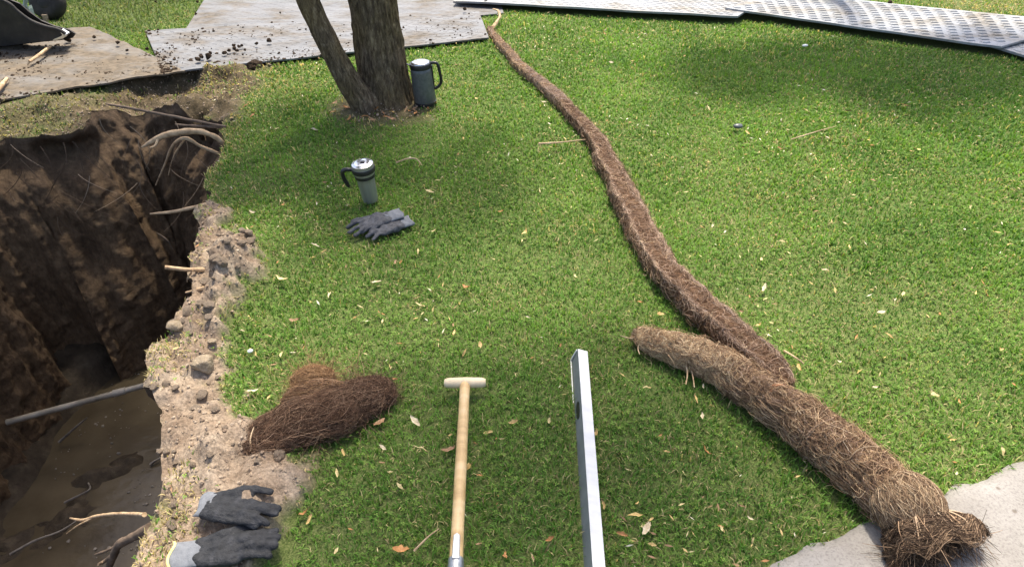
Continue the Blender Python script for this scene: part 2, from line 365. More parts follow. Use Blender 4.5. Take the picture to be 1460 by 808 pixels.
PATHQ = np.array([PATH[0] - pd * 2.0, PATH[1] + pd * 3.5, PATH[1] + pd * 3.5 + pn * 1.3, PATH[0] - pd * 2.0 + pn * 1.3])
MOUNDS = [((338, 402), .11, .09), ((345, 358), .06, .08), ((318, 430), .05, .08), ((298, 470), .03, .09), ((275, 505), .03, .10), ((255, 560), .02, .1), ((290, 640), .03, .14), ((390, 690), .035, .12), ((300, 720), .02, .12), ((350, 640), .03, .1)]
PITS = [((225, 128), -.10, .24), ((170, 140), -.05, .15), ((262, 118), -.05, .10), ((284, 156), -.18, .055), ((90, 182), -.05, .14), ((20, 188), -.04, .14)]
MC = G(330, 400)
def soil_mask(X, Y):
    n = (fbm(X * 9, Y * 9, 3.0, 4) - .5) * .20
    a = sstep(-.030, .030, sdf(SOIL1, X, Y) + n * .95 + (vn(X * 42, Y * 42, 8.0) - .5) * .05 - .008)
    b = sstep(-.06, .10, sdf(SOIL2, X, Y) + n * 1.1) * .92
    b = np.maximum(b, .75 * sstep(-.02, .12, sdf(SOIL3, X, Y) + n * 2.0))
    td = np.hypot(X + .73, Y - 3.72) + n * .8
    return np.maximum(np.maximum(a, b), .85 * sstep(.34, .20, td))
def zg(X, Y, S=None):
    X = np.asarray(X, float); Y = np.asarray(Y, float)
    if S is None: S = soil_mask(X, Y)
    z = .014 * (fbm(X * 1.1, Y * 1.1, 2.0, 3) - .5)
    for (pt, amp, r) in MOUNDS + PITS:
        c = G(*pt); d2 = ((X - c[0]) ** 2 + (Y - c[1]) ** 2) / r ** 2; z = z + amp * np.exp(-d2)
    rough = .080 * (fbm(X * 8, Y * 8, 4.0, 3) - .45) + .045 * np.maximum(0, vn(X * 19, Y * 19, 1.0) - .42) + .012 * (vn(X * 36, Y * 36, 7.0) - .5)
    boost = 1 + 1.1 * np.exp(-(((X - MC[0]) ** 2 + (Y - MC[1]) ** 2) / .16 ** 2))
    return z + S * (rough * 1.35 * boost + .008)

# ------------------------------------------------------------------ ground sheet with the trench cut out
def build_ground():
    pts = []
    big = [-400, -150, -60, -25, -12, -7]
    ax = np.array(big + list(np.arange(-5, 5.01, .14)) + [-v for v in big[::-1]])
    ay = np.array(big + list(np.arange(-2, 8.01, .14)) + [10, 14, 25, 60, 150, 400])
    X, Y = np.meshgrid(ax, ay); P = [np.stack([X.ravel(), Y.ravel()], 1)]
    gx, gy = np.meshgrid(np.arange(-3.2, -.3, .013), np.arange(.55, 4.7, .013)); g = np.stack([gx.ravel(), gy.ravel()], 1)
    g += RNG.uniform(-.004, .004, g.shape)
    k = (sdf(SOIL1, g[:, 0], g[:, 1]) > -.10); P.append(g[k])
    gx, gy = np.meshgrid(np.arange(-3.4, -1.0, .028), np.arange(3.0, 4.8, .028)); g = np.stack([gx.ravel(), gy.ravel()], 1)
    g += RNG.uniform(-.008, .008, g.shape)
    k = (sdf(SOIL2, g[:, 0], g[:, 1]) > -.15); P.append(g[k])
    P = np.concatenate(P)
    near = edist(LIP, P[:, 0], P[:, 1]) < .008
    P = P[~(near | pip(LIP, P[:, 0], P[:, 1]))]
    nl = len(LIP)
    allp = [Vector(p) for p in LIP.tolist()] + [Vector(p) for p in P.tolist()]
    V, E, F, ov, oe, of = delaunay_2d_cdt(allp, [(i, (i + 1) % nl) for i in range(nl)], [], 0, 1e-5)
    V = np.array([(v.x, v.y) for v in V]); F = np.array([f for f in F if len(f) == 3])
    C = V[F].mean(1); F = F[~pip(LIP, C[:, 0], C[:, 1])]
    S = soil_mask(V[:, 0], V[:, 1]); Z = zg(V[:, 0], V[:, 1], S)
    V3 = np.column_stack([V, Z]); a, b, c = V3[F[:, 0]], V3[F[:, 1]], V3[F[:, 2]]
    flip = np.cross(b - a, c - a)[:, 2] < 0; F[flip] = F[flip][:, ::-1]
    me = mesh_np('ground', V3, F, True, attr={'soil': S, 'damp': sstep(2.7, 3.2, V[:, 1] + .5 * (fbm(V[:, 0] * 6, V[:, 1] * 6, 31.0, 3) - .5))})
    kind(link('ground', me, M['ground']), 'structure')
build_ground()

# trench walls: lofted down from the lip
def build_walls():
    n = len(LIP); nxt = np.roll(LIP, -1, 0); prv = np.roll(LIP, 1, 0)
    wnd = 20; ker = np.ones(2 * wnd + 1) / (2 * wnd + 1)
    SM = np.stack([np.convolve(np.concatenate([LIP[-wnd:, k], LIP[:, k], LIP[:wnd, k]]), ker, 'valid') for k in (0, 1)], 1)
    T = np.roll(SM, -1, 0) - np.roll(SM, 1, 0); T /= np.linalg.norm(T, axis=1)[:, None]
    area = .5 * np.sum(LIP[:, 0] * nxt[:, 1] - nxt[:, 0] * LIP[:, 1]); sg = 1 if area > 0 else -1
    N = np.stack([-T[:, 1], T[:, 0]], 1) * sg                      # inward
    Z0 = zg(LIP[:, 0], LIP[:, 1])
    dep = np.concatenate([np.linspace(0, .25, 20), np.linspace(.263, 1.65, 100)])
    back = sstep(-2.0, -2.45, SM[:, 0]) ; farw = sstep(2.9, 3.3, SM[:, 1])
    lean = np.where(SM[:, 0] > -1.7, .02, 0) + back * .26 + farw * .42 * (1 - back * .3)
    rows = []
    for d in dep:
        base = SM * sstep(0, .16, d) + LIP * (1 - sstep(0, .16, d))
        und = -.075 * math.exp(-((d - .13) / .07) ** 2) * (.4 + 1.2 * vn(LIP[:, 0] * 5, LIP[:, 1] * 5, 7.0))
        off = und + lean * (d / 1.35) ** .9
        fd = sstep(0, .1, d)
        q = np.stack([base[:, 0], base[:, 1], np.full(n, -d)], 1)
        big = (fbm(q[:, 0] * 2.6, q[:, 1] * 2.6, q[:, 2] * 1.6, 4) - .5) * .34
        col = (fbm(q[:, 0] * 8, q[:, 1] * 8, q[:, 2] * 1.1 + 4, 3) - .5) * .12
        fine = (fbm(q[:, 0] * 20, q[:, 1] * 20, q[:, 2] * 16, 3) - .5) * .075
        lump = np.maximum(0, vn(q[:, 0] * 9, q[:, 1] * 9, q[:, 2] * 8 + 3) - .62) * .05
        lump = lump - np.abs(fbm(q[:, 0] * 6 + 2, q[:, 1] * 6, q[:, 2] * .9, 3) - .5) * .13 + np.maximum(0, vn(q[:, 0] * 34, q[:, 1] * 34, q[:, 2] * 30) - .5) * .020 + (vn(q[:, 0] * 60, q[:, 1] * 60, q[:, 2] * 55) - .5) * .022 + np.floor(vn(q[:, 0] * 13, q[:, 1] * 13, q[:, 2] * 9 + 6) * 4) * .006
        off = off + fd * (big * .7 + col * 1.3 + fine * .3 + lump)
        rows.append(np.column_stack([base[:, 0] + N[:, 0] * off, base[:, 1] + N[:, 1] * off, Z0 * (1 - min(1, d * 3)) - d]))
    V = np.concatenate(rows); i = np.arange(n); F = []
    for r in range(len(dep) - 1):
        a = r * n + i; b = r * n + (i + 1) % n; F.append(np.column_stack([a, b, b + n, a + n]) if sg < 0 else np.column_stack([a, a + n, b + n, b]))
    kind(link('trench_wall', mesh_np('trench_wall', V, np.concatenate(F)), M['wall']), 'structure')
build_walls()

WZ = -1.32
def build_floor():
    gx, gy = np.meshgrid(np.arange(-3.2, -.6, .03), np.arange(-.6, 4.2, .03)); X, Y = gx.ravel(), gy.ravel()
    bank = sstep(-2.28, -2.62, X + .22 * (fbm(X * 2, Y * 2, 8.0, 3) - .5) * 2)
    z = WZ - .05 + .22 * bank * (.5 + .8 * fbm(X * 4, Y * 4, 3.0, 4)) + .03 * (fbm(X * 9, Y * 9, 5.0, 4) - .5)
    c1 = G(120, 690, WZ); c2 = G(190, 655, WZ)
    d = edist(np.array([c1[:2], c2[:2]]), X, Y, False); z += .075 * np.exp(-(d / .09) ** 2) * (.4 + 1.1 * vn(X * 25, Y * 25, 6.0))
    c1 = G(20, 780, WZ); c2 = G(110, 735, WZ)
    d = edist(np.array([c1[:2], c2[:2]]), X, Y, False); z += .075 * np.exp(-(d / .11) ** 2) * (.4 + 1.1 * vn(X * 25, Y * 25, 6.0))
    ny, nx = gx.shape; k = np.arange(nx * ny).reshape(ny, nx)
    F = np.column_stack([k[:-1, :-1].ravel(), k[:-1, 1:].ravel(), k[1:, 1:].ravel(), k[1:, :-1].ravel()])
    kind(link('trench_floor', mesh_np('trench_floor', np.column_stack([X, Y, z]), F), M['mud']), 'structure')
    k = MB().add([(-3.1, -.5, WZ), (-.7, -.5, WZ), (-.7, 4.1, WZ), (-3.1, 4.1, WZ)], [(0, 1, 2, 3)])
    kind(k.build('water', M['water'], None, False), 'structure')
build_floor()

# concrete path, bottom right
def build_path():
    L = np.linalg.norm(PATHQ[1] - PATHQ[0]); nu, nv = 260, 40; V = []
    U = np.linspace(0, L, nu); W = np.linspace(0, 1.3, nv); uu, ww = np.meshgrid(U, W)
    e = (fbm(uu * 14, uu * 0 + 3, 2.0, 4) - .5) * .035 * np.exp(-ww / .05)
    X = PATHQ[0][0] + pd[0] * uu + pn[0] * (ww + e); Y = PATHQ[0][1] + pd[1] * uu + pn[1] * (ww + e)
    Z = .022 + .006 * (fbm(X * 3, Y * 3, 1.0, 3) - .5) - .012 * np.exp(-ww / .012)
    V = np.column_stack([X.ravel(), Y.ravel(), Z.ravel()]); k = np.arange(nu * nv).reshape(nv, nu)
    F = np.column_stack([k[:-1, :-1].ravel(), k[1:, :-1].ravel(), k[1:, 1:].ravel(), k[:-1, 1:].ravel()])
    # front skirt
    B = V[:nu].copy(); B[:, 2] = -.12; n0 = len(V); V = np.concatenate([V, B]); i = np.arange(nu - 1)
    F = np.concatenate([F, np.column_stack([i, i + 1, n0 + i + 1, n0 + i])])
    kind(link('path', mesh_np('path', V, F), M['concrete']), 'structure')
build_path()

# ------------------------------------------------------------------ ground protection mats
MATQ = []
def mat_quad(px, z): return np.array([G(a, b, z) for a, b in px])
def make_mat(px, z, label, m, sag=.01, lug=(.075, .05), lugh=.004, thick=.014, seed=0.0, relief=0.0):
    Q = mat_quad(px, z); MATQ.append(Q[:, :2])
    base = Q.mean(0); base[2] = 0
    t_ = thing('ground_mat', label, 'ground mat', base.tolist(), 0, 'plastic protection mats laid over the lawn')
    lu = (np.linalg.norm(Q[1] - Q[0]) + np.linalg.norm(Q[2] - Q[3])) / 2; lv = (np.linalg.norm(Q[3] - Q[0]) + np.linalg.norm(Q[2] - Q[1])) / 2
    def S(u, v):
        P = (1 - u)[:, None] * (1 - v)[:, None] * Q[0] + u[:, None] * (1 - v)[:, None] * Q[1] + u[:, None] * v[:, None] * Q[2] + (1 - u)[:, None] * v[:, None] * Q[3]
        P = P - base; P[:, 2] += sag * 2 * (fbm(u * lu * 2.2 + seed, v * lv * 2.2, seed, 2) - .5) + relief * np.maximum(0, fbm(u * lu * 7 + seed, v * lv * 9, seed, 5) - .42); return P
    nu, nv = max(8, int(lu / (.02 if relief else .06))), max(6, int(lv / (.02 if relief else .06)))
    uu, vv = np.meshgrid(np.linspace(0, 1, nu), np.linspace(0, 1, nv)); Pt = S(uu.ravel(), vv.ravel()); Pb = Pt - np.array([0, 0, thick])
    k = np.arange(nu * nv).reshape(nv, nu); n0 = nu * nv
    F = np.column_stack([k[:-1, :-1].ravel(), k[:-1, 1:].ravel(), k[1:, 1:].ravel(), k[1:, :-1].ravel()])
    ring = np.concatenate([k[0, :], k[1:, -1], k[-1, -2::-1], k[-2:0:-1, 0]]); r2 = np.roll(ring, -1)
    F = np.concatenate([F, F[:, ::-1] + n0, np.column_stack([ring, ring + n0, r2 + n0, r2])])
    link('sheet', mesh_np('sheet', np.concatenate([Pt, Pb]), F, False), m, t_)
    # raised lozenge lugs in a brick bond
    a = np.arange(.06, lu - .06, lug[0]); b = np.arange(.05, lv - .05, lug[1]); A, B = np.meshgrid(a, b); A = A + (np.arange(len(b)) % 2)[:, None] * lug[0] / 2
    A, B = A.ravel(), B.ravel(); k = A < lu - .05; A, B = A[k], B[k]; hx, hy = lug[0] * .44, lug[1] * .44
    Vs = []
    for s_, lift in ((1, 0), (.62, lugh)):
        for dx, dy in ((-hx, 0), (0, -hy), (hx, 0), (0, hy)):
            q = S(np.clip((A + dx * s_) / lu, 0, 1), np.clip((B + dy * s_) / lv, 0, 1)); q[:, 2] += lift - (.002 if lift == 0 else 0); Vs.append(q)
    V = np.stack(Vs, 1).reshape(-1, 3); o_ = np.arange(len(A))[:, None] * 8
    F = np.concatenate([o_ + np.array(f) for f in ((4, 5, 6, 7), (0, 1, 5, 4), (1, 2, 6, 5), (2, 3, 7, 6), (3, 0, 4, 7))])
    kind(link('tread_lugs', mesh_np('tread_lugs', V, F, False), m, t_), 'stuff')
    return t_
make_mat([(252, 62), (718, 19), (700, -48), (300, -14)], .018, 'grey protection mat lying behind the broad one, next to the far grass patch', M['mat_grey'], .002, lugh=.0015, seed=3.1, thick=.009)
make_mat([(232, 104), (697, 54), (683, 17), (207, 44)], .032, 'broad grey protection mat running behind the twin trunk, muddy along its front edge', M['mat_grey'], .003, lugh=.0022, seed=1.7, relief=.015, thick=.010)
make_mat([(-170, 168), (264, 101), (128, 38), (-130, 66)], .034, 'mud caked brown protection mat leading to the dark digger bucket', M['mat_muddy'], .004, lugh=.0012, seed=5.5, relief=.035, thick=.010)
make_mat([(646, 1), (1052, 23), (1100, -8), (690, -52)], .062, 'whitish protection mat across the top of the lawn, left of the diamond patterned one', M['mat_pale'], .012, seed=8.2)
make_mat([(1404, 62), (1540, 104), (1600, 64), (1440, 36)], .040, 'white protection mat whose corner just shows at the right edge of the photo', M['mat_pale'], .006, seed=9.4)
make_mat([(1034, 12), (1428, 66), (1545, 34), (1122, -12)], .068, 'pale diamond patterned protection mat raised above a dark gap at top right', M['mat_pale'], .012, lug=(.095, .066), lugh=.007, seed=6.3)

# ------------------------------------------------------------------ root masses (grown in a drain, pulled out)
class RootBody:
    def __init__(s, px, wid, hgt, z, power, rim, seed, nlo=.16):
        s.n = 400
        c = np.array([[*G(a, b, zz)[:2], zz] for (a, b), zz in zip(px, z)])
        s.C = smooth_path(c, s.n); s.C[:, 0] += .034 * (fbm(np.arange(s.n) * .06 + seed, 1.0, 1.0, 3) - .5); s.W = .76 * smooth_path(np.array(wid)[:, None], s.n)[:, 0]; s.Hh = .76 * smooth_path(np.array(hgt)[:, None], s.n)[:, 0]; s.C[:, 2] *= .82
        d = np.linalg.norm(np.diff(s.C, axis=0), axis=1); s.len = d.sum(); s.L = np.concatenate([[0], np.cumsum(d)])
        T = np.gradient(s.C, axis=0); s.T = T / np.linalg.norm(T, axis=1)[:, None]
        s.N = np.cross(s.T, [0, 0, 1.0]); s.N /= np.linalg.norm(s.N, axis=1)[:, None]; s.B = np.cross(s.N, s.T)
        s.pw, s.rim, s.seed, s.nlo = power, rim, seed, nlo; s.base = np.array([*s.C[s.n // 2][:2], 0])
    def P(s, l, th, lift=0.0):
        I = lambda A: np.stack([np.interp(l, s.L, A[:, k]) for k in range(3)], -1)
        C, N, B = I(s.C), I(s.N), I(s.B); w_, h_ = np.interp(l, s.L, s.W), np.interp(l, s.L, s.Hh)
        c, sn = np.cos(th), np.sin(th); cx = np.sign(c) * np.abs(c) ** s.pw; sy = np.sign(sn) * np.abs(sn) ** s.pw
        rim = s.rim * (np.exp(-((th - .62) / .28) ** 2) + np.exp(-((th - (math.pi - .62)) / .28) ** 2)) - s.rim * .9 * np.exp(-((th - math.pi / 2) / .5) ** 2)
        q = [l * 9 + s.seed, c * 1.3 + 5, sn * 1.3]
        nz = 1 + s.nlo * 2.6 * (fbm(l * 6 + s.seed, c * .9 + 4, sn * .9, 3) - .5) + .30 * (fbm(l * 22 + s.seed, c * 2.4 + 4, sn * 2.4, 3) - .5)
        off = N * (cx * w_ * nz)[..., None] + B * ((sy + rim) * h_ * nz)[..., None]
        if np.any(lift): 
            on = off / (np.linalg.norm(off, axis=-1)[..., None] + 1e-9); off = off + on * np.asarray(lift)[..., None]
        p = C + off - s.base; p[..., 2] = np.maximum(p[..., 2], .004); return p
    def body(s, m, parent, nl, nt=44, name='root_body'):
        l, th = np.meshgrid(np.linspace(0, s.len, nl), np.linspace(0, 2 * math.pi, nt, endpoint=False), indexing='ij')
        V = s.P(l.ravel(), th.ravel()); i = np.arange(nl - 1)[:, None] * nt; j = np.arange(nt)[None]; k = (j + 1) % nt
        F = np.stack([i + j, i + k, i + nt + k, i + nt + j], -1).reshape(-1, 4)[:, ::-1]
        V = np.concatenate([V, [V[:nt].mean(0)], [V[-nt:].mean(0)]]); a, b = len(V) - 2, len(V) - 1; jj = np.arange(nt); kk = (jj + 1) % nt
        caps = [tuple(x) for x in np.column_stack([np.full(nt, a), jj, kk])] + [tuple(x) for x in np.column_stack([np.full(nt, b), (nl - 1) * nt + kk, (nl - 1) * nt + jj])]
        return link(name, mesh_np(name, V, [tuple(f) for f in F] + caps), m, parent)
    def strands(s, n, length, width, pal, lo=0.0, hi=1.0, lift=(.001, .006), wander=.5, along=.5, steps=7, shaded=None):
        l = RNG.uniform(lo, hi, n) * s.len; th = RNG.uniform(-.5, math.pi + .5, n)
        ang = np.where(RNG.random(n) < along, RNG.normal(0, .45, n), RNG.uniform(0, 2 * math.pi, n)); ang += np.where(RNG.random(n) < .5, math.pi, 0)
        Ls = length * RNG.uniform(.4, 1.5, n); li = RNG.uniform(*lift, n); curl = RNG.normal(0, wander, n)
        P = []
        for k in range(steps):
            fr = k / (steps - 1); P.append(s.P(np.clip(l, 0, s.len), th, li + .010 * np.sin(fr * math.pi) * (li / lift[1])))
            w_ = np.interp(l, s.L, s.W); st = Ls / (steps - 1); l = l + np.cos(ang) * st; th = th + np.sin(ang) * st / np.maximum(w_, .02); ang = ang + curl / steps * 3 + RNG.normal(0, .25, n)
        return ribbons(np.stack(P, 1), width * RNG.uniform(.5, 1.5, n), pal)
def ribbons(P, width, pal, bright=None):
    """P (n,steps,3): three-sided strands"""
    n, k, _ = P.shape; T = np.gradient(P, axis=1); T /= np.linalg.norm(T, axis=2)[..., None] + 1e-9
    r = RNG.normal(0, 1, (n, 1, 3)); A = np.cross(T, np.broadcast_to(r, T.shape)); A /= np.linalg.norm(A, axis=2)[..., None] + 1e-9; B = np.cross(T, A)
    taper = np.linspace(1, .35, k)[None, :, None]; w_ = np.asarray(width)[:, None, None] * .5 * taper
    rings = [P + w_ * (A * math.cos(q) + B * math.sin(q)) for q in (0, 2.094, 4.189)]
    V = np.stack(rings, 2).reshape(-1, 3)
    i = (np.arange(n)[:, None, None] * k + np.arange(k - 1)[None, :, None]) * 3; j = np.arange(3)[None, None]; j2 = (j + 1) % 3
    F = np.stack([i + j, i + j2, i + 3 + j2, i + 3 + j], -1).reshape(-1, 4)
    pal = np.array(pal); c = pal[RNG.integers(0, len(pal), n)] * RNG.uniform(.75, 1.25, (n, 1))
    col = np.repeat(c, k * 3, 0)
    return V, F, col
def join(parts):
    V, F, C, n = [], [], [], 0
    for v, f, c in parts: V.append(v); F.append(f + n); C.append(c); n += len(v)
    return np.concatenate(V), np.concatenate(F), np.concatenate(C)
PAL_D = [(0.085, 0.049, 0.030), (0.158, 0.095, 0.060), (0.264, 0.167, 0.109), (0.381, 0.252, 0.169), (0.190, 0.116, 0.073), (0.487, 0.353, 0.246)]
PAL_H = [(0.045, 0.024, 0.014), (0.090, 0.049, 0.029), (0.162, 0.091, 0.055), (0.224, 0.134, 0.082), (0.117, 0.065, 0.038), (0.342, 0.225, 0.145)]
PAL_T = [(0.247, 0.153, 0.085), (0.389, 0.251, 0.140), (0.544, 0.371, 0.209), (0.674, 0.490, 0.290), (0.312, 0.194, 0.111), (0.155, 0.094, 0.052)]

# the long thin one
A = RootBody([(699, 40), (712, 62), (740, 92), (775, 122), (812, 158), (848, 196), (872, 240), (893, 285), (922, 340), (952, 388), (1000, 432), (1050, 478), (1098, 524), (1120, 552)],
             [.010, .022, .028, .034, .040, .046, .058, .062, .062, .064, .068, .068, .060, .04], [.010, .020, .026, .030, .034, .038, .044, .046, .048, .052, .056, .056, .052, .04],
             [.03, .03, .032, .034, .036, .040, .044, .046, .048, .052, .056, .058, .054, .045], .82, .22, 2.3, .26)
ra = thing('root_mass', 'long flat brown root mass trailing from the grey mats down to the thicker root roll', 'root mass', A.base.tolist(), 0, 'fibrous root masses pulled from a drain')
A.body(M['fibre_dark'], ra, 420, 40)
va = [A.strands(1100, .045, .0014, PAL_T, along=.4, wander=1.5, lift=(.004, .020)), A.strands(9000, .05, .0016, PAL_D, along=.5), A.strands(1600, .09, .0020, PAL_T, lo=0, hi=.25, along=.8), A.strands(3000, .05, .0016, [(.40, .31, .26), (.50, .40, .33), (.32, .24, .20)], lo=0, hi=.38, along=.6)]
# pale matted edges along both sides
n = 3600; l = RNG.uniform(0, A.len, n); th0 = np.where(RNG.random(n) < .6, math.pi - .75, .72) + RNG.normal(0, .13, n); P = []
for k in range(7): P.append(A.P(np.clip(l + k * .011, 0, A.len), th0 + .05 * k * RNG.normal(0, 1, n), RNG.uniform(.001, .008, n)))
va.append(ribbons(np.stack(P, 1), RNG.uniform(.001, .0024, n), [(.30, .21, .15), (.42, .31, .23), (.52, .40, .31), (.22, .15, .10)]))
V, F, C = join(va); kind(link('root_hairs', mesh_np('root_hairs', V, F, True, C), M['strand'], ra), 'stuff')
tip = MB().tube(smooth_path([PY(702, 46, G(702, 46)[1]) - A.base + [0, 0, .03], G(712, 38) - A.base + [0, 0, .06], G(711, 32) - A.base + [0, 0, .08], G(703, 27) - A.base + [0, 0, .07]], 14), np.linspace(.012, .005, 14), 7, nz=.3)
tip.build('root_tip', M['root'], ra)

# the thick roll with its cut end on the concrete
B_ = RootBody([(908, 474), (932, 484), (975, 497), (1020, 516), (1062, 542), (1098, 566), (1140, 592), (1185, 628), (1232, 668), (1272, 704), (1302, 728)],
              [.014, .046, .058, .060, .066, .072, .077, .079, .080, .078, .080], [.014, .042, .054, .058, .064, .070, .075, .076, .076, .072, .076],
              [.035, .046, .058, .062, .068, .074, .078, .08, .08, .078, .090], .95, .0, 7.9, .24)
rb = thing('root_mass', 'thick brown root roll with a dark frayed cut end resting on the concrete path', 'root mass', B_.base.tolist(), 0, 'fibrous root masses pulled from a drain')
B_.body(M['fibre_tan'], rb, 300, 56)
vb = [B_.strands(1500, .05, .0013, PAL_T, along=.4, wander=1.5, lift=(.004, .020)), B_.strands(11000, .055, .0014, PAL_T + PAL_D, lo=.22, along=.45, wander=.9), B_.strands(9000, .055, .0014, [(0.564, 0.393, 0.218), (0.726, 0.546, 0.320), (0.833, 0.657, 0.423), (0.457, 0.294, 0.160), (0.295, 0.182, 0.101)], lo=0, hi=.36, along=.6, wander=.7),
      B_.strands(150, .11, .0022, [(.45, .33, .21), (.52, .40, .27), (.36, .25, .15)], lo=.1, along=.35, wander=1.2, lift=(.002, .008), steps=10)]
V, F, C = join(vb); kind(link('root_hairs', mesh_np('root_hairs', V, F, True, C), M['strand'], rb), 'stuff')
# hooked red root skin on top
lp = B_.L[int(B_.n * .50)]; ths = np.linspace(1.05, 2.35, 16); P = B_.P(np.full(16, lp) + .012 * np.sin(np.linspace(0, 3.1, 16)), ths, np.full(16, .008))
MB().tube(P, .005, 7).build('root_ring', M['red_root'], rb)
# dangling rootlets near the left tip
for (a, b, c) in (((975, 508), (980, 530), (978, 548)), ((976, 510), (986, 528), (990, 552)), ((918, 478), (900, 482), (884, 478)), ((920, 482), (910, 494), (912, 505))):
    q0, q1, q2 = [G(*p, z) - B_.base for p, z in ((a, .06), (b, .035), (c, .03))]; MB().tube(smooth_path([q0, q1, q2], 12), np.linspace(.0030, .0016, 12), 5).build('rootlet', M['root'], rb)
# frayed end: tan shoulder hood, dark open bundle, side stub
E0 = G(1294, 722, .085)
hood_c = np.array([E0[0], E0[1], .085])
def lump(center, rad, seed, amp=.35, sub=5, fr=11.0):
    bm = bmesh.new(); bmesh.ops.create_icosphere(bm, subdivisions=sub, radius=1)
    V = np.array([v.co for v in bm.verts]); F = [tuple(v.index for v in f.verts) for f in bm.faces]; bm.free()
    q = V * np.array(rad); nn = fbm(q[:, 0] * fr + seed, q[:, 1] * fr, q[:, 2] * fr, 4) - .5; f2 = vn(q[:, 0] * fr * 5 + seed, q[:, 1] * fr * 5, q[:, 2] * fr * 5) - .5
    return q * (1 + amp * 2 * nn + .16 * f2)[:, None] + np.array(center), F
fd = np.array([.34, -.93, 0])                                      # where the cut end points
hood = MB(); V, F = lump(hood_c - B_.base - np.array([0, 0, .01]), (.078, .082, .076), 3.3, .20); V[:, 2] = np.maximum(V[:, 2], .024); hood.add(V, F); hood.build('root_hood', M['fibre_tan'], rb)
ca = np.array([.10, -.97, -.22]); ca /= np.linalg.norm(ca); cn = np.cross(ca, [0, 0, 1.0]); cn /= np.linalg.norm(cn); cb = np.cross(cn, ca)   # cn points to photo left, cb up
if cn[0] > 0: cn = -cn
c0 = hood_c + np.array([.004, -.015, -.004])
def cut_p(u, ph, lift=0.0):                                        # u 0..1 along the frayed end
    c, sn = np.cos(ph), np.sin(ph); right = np.clip(-c, 0, 1) ** 3
    rad = (.062 + .030 * u) * (1 + .16 * (fbm(c * 1.6 + 3, sn * 1.6, u * 1.5, 3) - .5) * 2 + .20 * (fbm(c * 5 + 3, sn * 5, u * 4, 3) - .5)) + .052 * right * sstep(.15, .75, u)
    ln = .105 + .05 * (fbm(c * 2.2 + 8, sn * 2.2, 1.0, 3) - .5) * 2 - .03 * right
    p = c0 + ca * (ln * u)[..., None] + cn * (c * (rad + lift))[..., None] + cb * (sn * (rad * .88 + lift))[..., None]
    p[..., 2] = np.maximum(p[..., 2], .025); return p
uu = np.concatenate([np.linspace(0, 1, 26), np.linspace(1, .80, 10)]); sh_ = np.concatenate([np.ones(26), np.linspace(.9, .02, 10)]); ph = np.linspace(0, 2 * math.pi, 72, endpoint=False); rows = []
for u_, k_ in zip(uu, sh_):
    p = cut_p(np.full(72, u_), ph); ctr = p.mean(0); q = ctr + (p - ctr) * k_; q += (1 - k_) * .012 * (fbm(q[:, 0] * 60, q[:, 1] * 60, q[:, 2] * 60, 2)[:, None] - .5) * 2; rows.append(q)
V = np.concatenate(rows) - B_.base; n = 72; F = [(i * n + j, i * n + (j + 1) % n, (i + 1) * n + (j + 1) % n, (i + 1) * n + j) for i in range(len(uu) - 1) for j in range(n)]
link('cut_end', mesh_np('cut_end', V, F), M['fibre_dark'], rb)
vs = []; DK = [(.035, .021, .013), (.062, .038, .024), (.105, .068, .042), (.19, .125, .078), (.05, .03, .018), (.28, .19, .12)]
n = 3600; u0 = RNG.uniform(-.05, .85, n); p0_ = RNG.uniform(0, 2 * math.pi, n); L = RNG.uniform(.15, .55, n); dp = RNG.normal(0, .35, n); li = RNG.uniform(.001, .010, n); P = []
for k in range(8): f_ = k / 7; P.append(cut_p(np.clip(u0 + L * f_, 0, 1.15), p0_ + dp * f_ + .25 * np.sin(f_ * 5 + p0_ * 7), li * (.6 + .8 * f_)))
vs.append(ribbons(np.stack(P, 1) - B_.base, RNG.uniform(.0012, .0032, n), DK))
n = 1500; p0_ = RNG.uniform(0, 2 * math.pi, n); k0 = RNG.random(n) ** .6; st = cut_p(np.full(n, .92), p0_); ctr = st.mean(0); st = ctr + (st - ctr) * k0[:, None]; dr = ca * .5 + RNG.normal(0, .55, (n, 3)) + (st - ctr) * 3.5; dr[:, 2] -= .55; cv = RNG.normal(0, .8, (n, 3)); L = RNG.uniform(.012, .045, n); P = []
for k in range(7): f_ = k / 6; P.append(st + dr * (L * f_)[:, None] + cv * (L * f_ * f_)[:, None])
P = np.stack(P, 1); P[..., 2] = np.maximum(P[..., 2], .026); vs.append(ribbons(P - B_.base, RNG.uniform(.0012, .0032, n), DK))
n = 34; us0 = RNG.uniform(.0, .40, n); p0_ = RNG.uniform(.3, 2.9, n); P = []; li = RNG.uniform(.004, .014, n); dp = RNG.normal(0, .25, n)     # a few long pale roots over the cut
for k in range(10): f_ = k / 9; P.append(cut_p(us0 + .75 * f_, p0_ + dp * f_, li * (1 - .5 * f_)))
vs.append(ribbons(np.stack(P, 1) - B_.base, RNG.uniform(.003, .006, n), [(.42, .29, .18), (.34, .22, .13), (.50, .37, .24)]))
n = 2600; d = RNG.normal(0, 1, (n, 3)); d[:, 2] = np.abs(d[:, 2]) * .9 + .02; d /= np.linalg.norm(d, axis=1)[:, None]; P = []   # combed tan hair over the shoulder
L = RNG.uniform(.02, .085, n); hw = RNG.normal(0, .38, (n, 3)); cur = d.copy(); li = RNG.uniform(1.0, 1.10, (n, 1))
for k in range(8):
    P.append(hood_c + cur * np.array([.080, .084, .078]) * (li + .04 * (k / 7) ** 2)); cur = cur + (ca + hw) * (L / 7 / .09)[:, None]; cur /= np.linalg.norm(cur, axis=1)[:, None]; hw = hw + RNG.normal(0, .2, (n, 3))
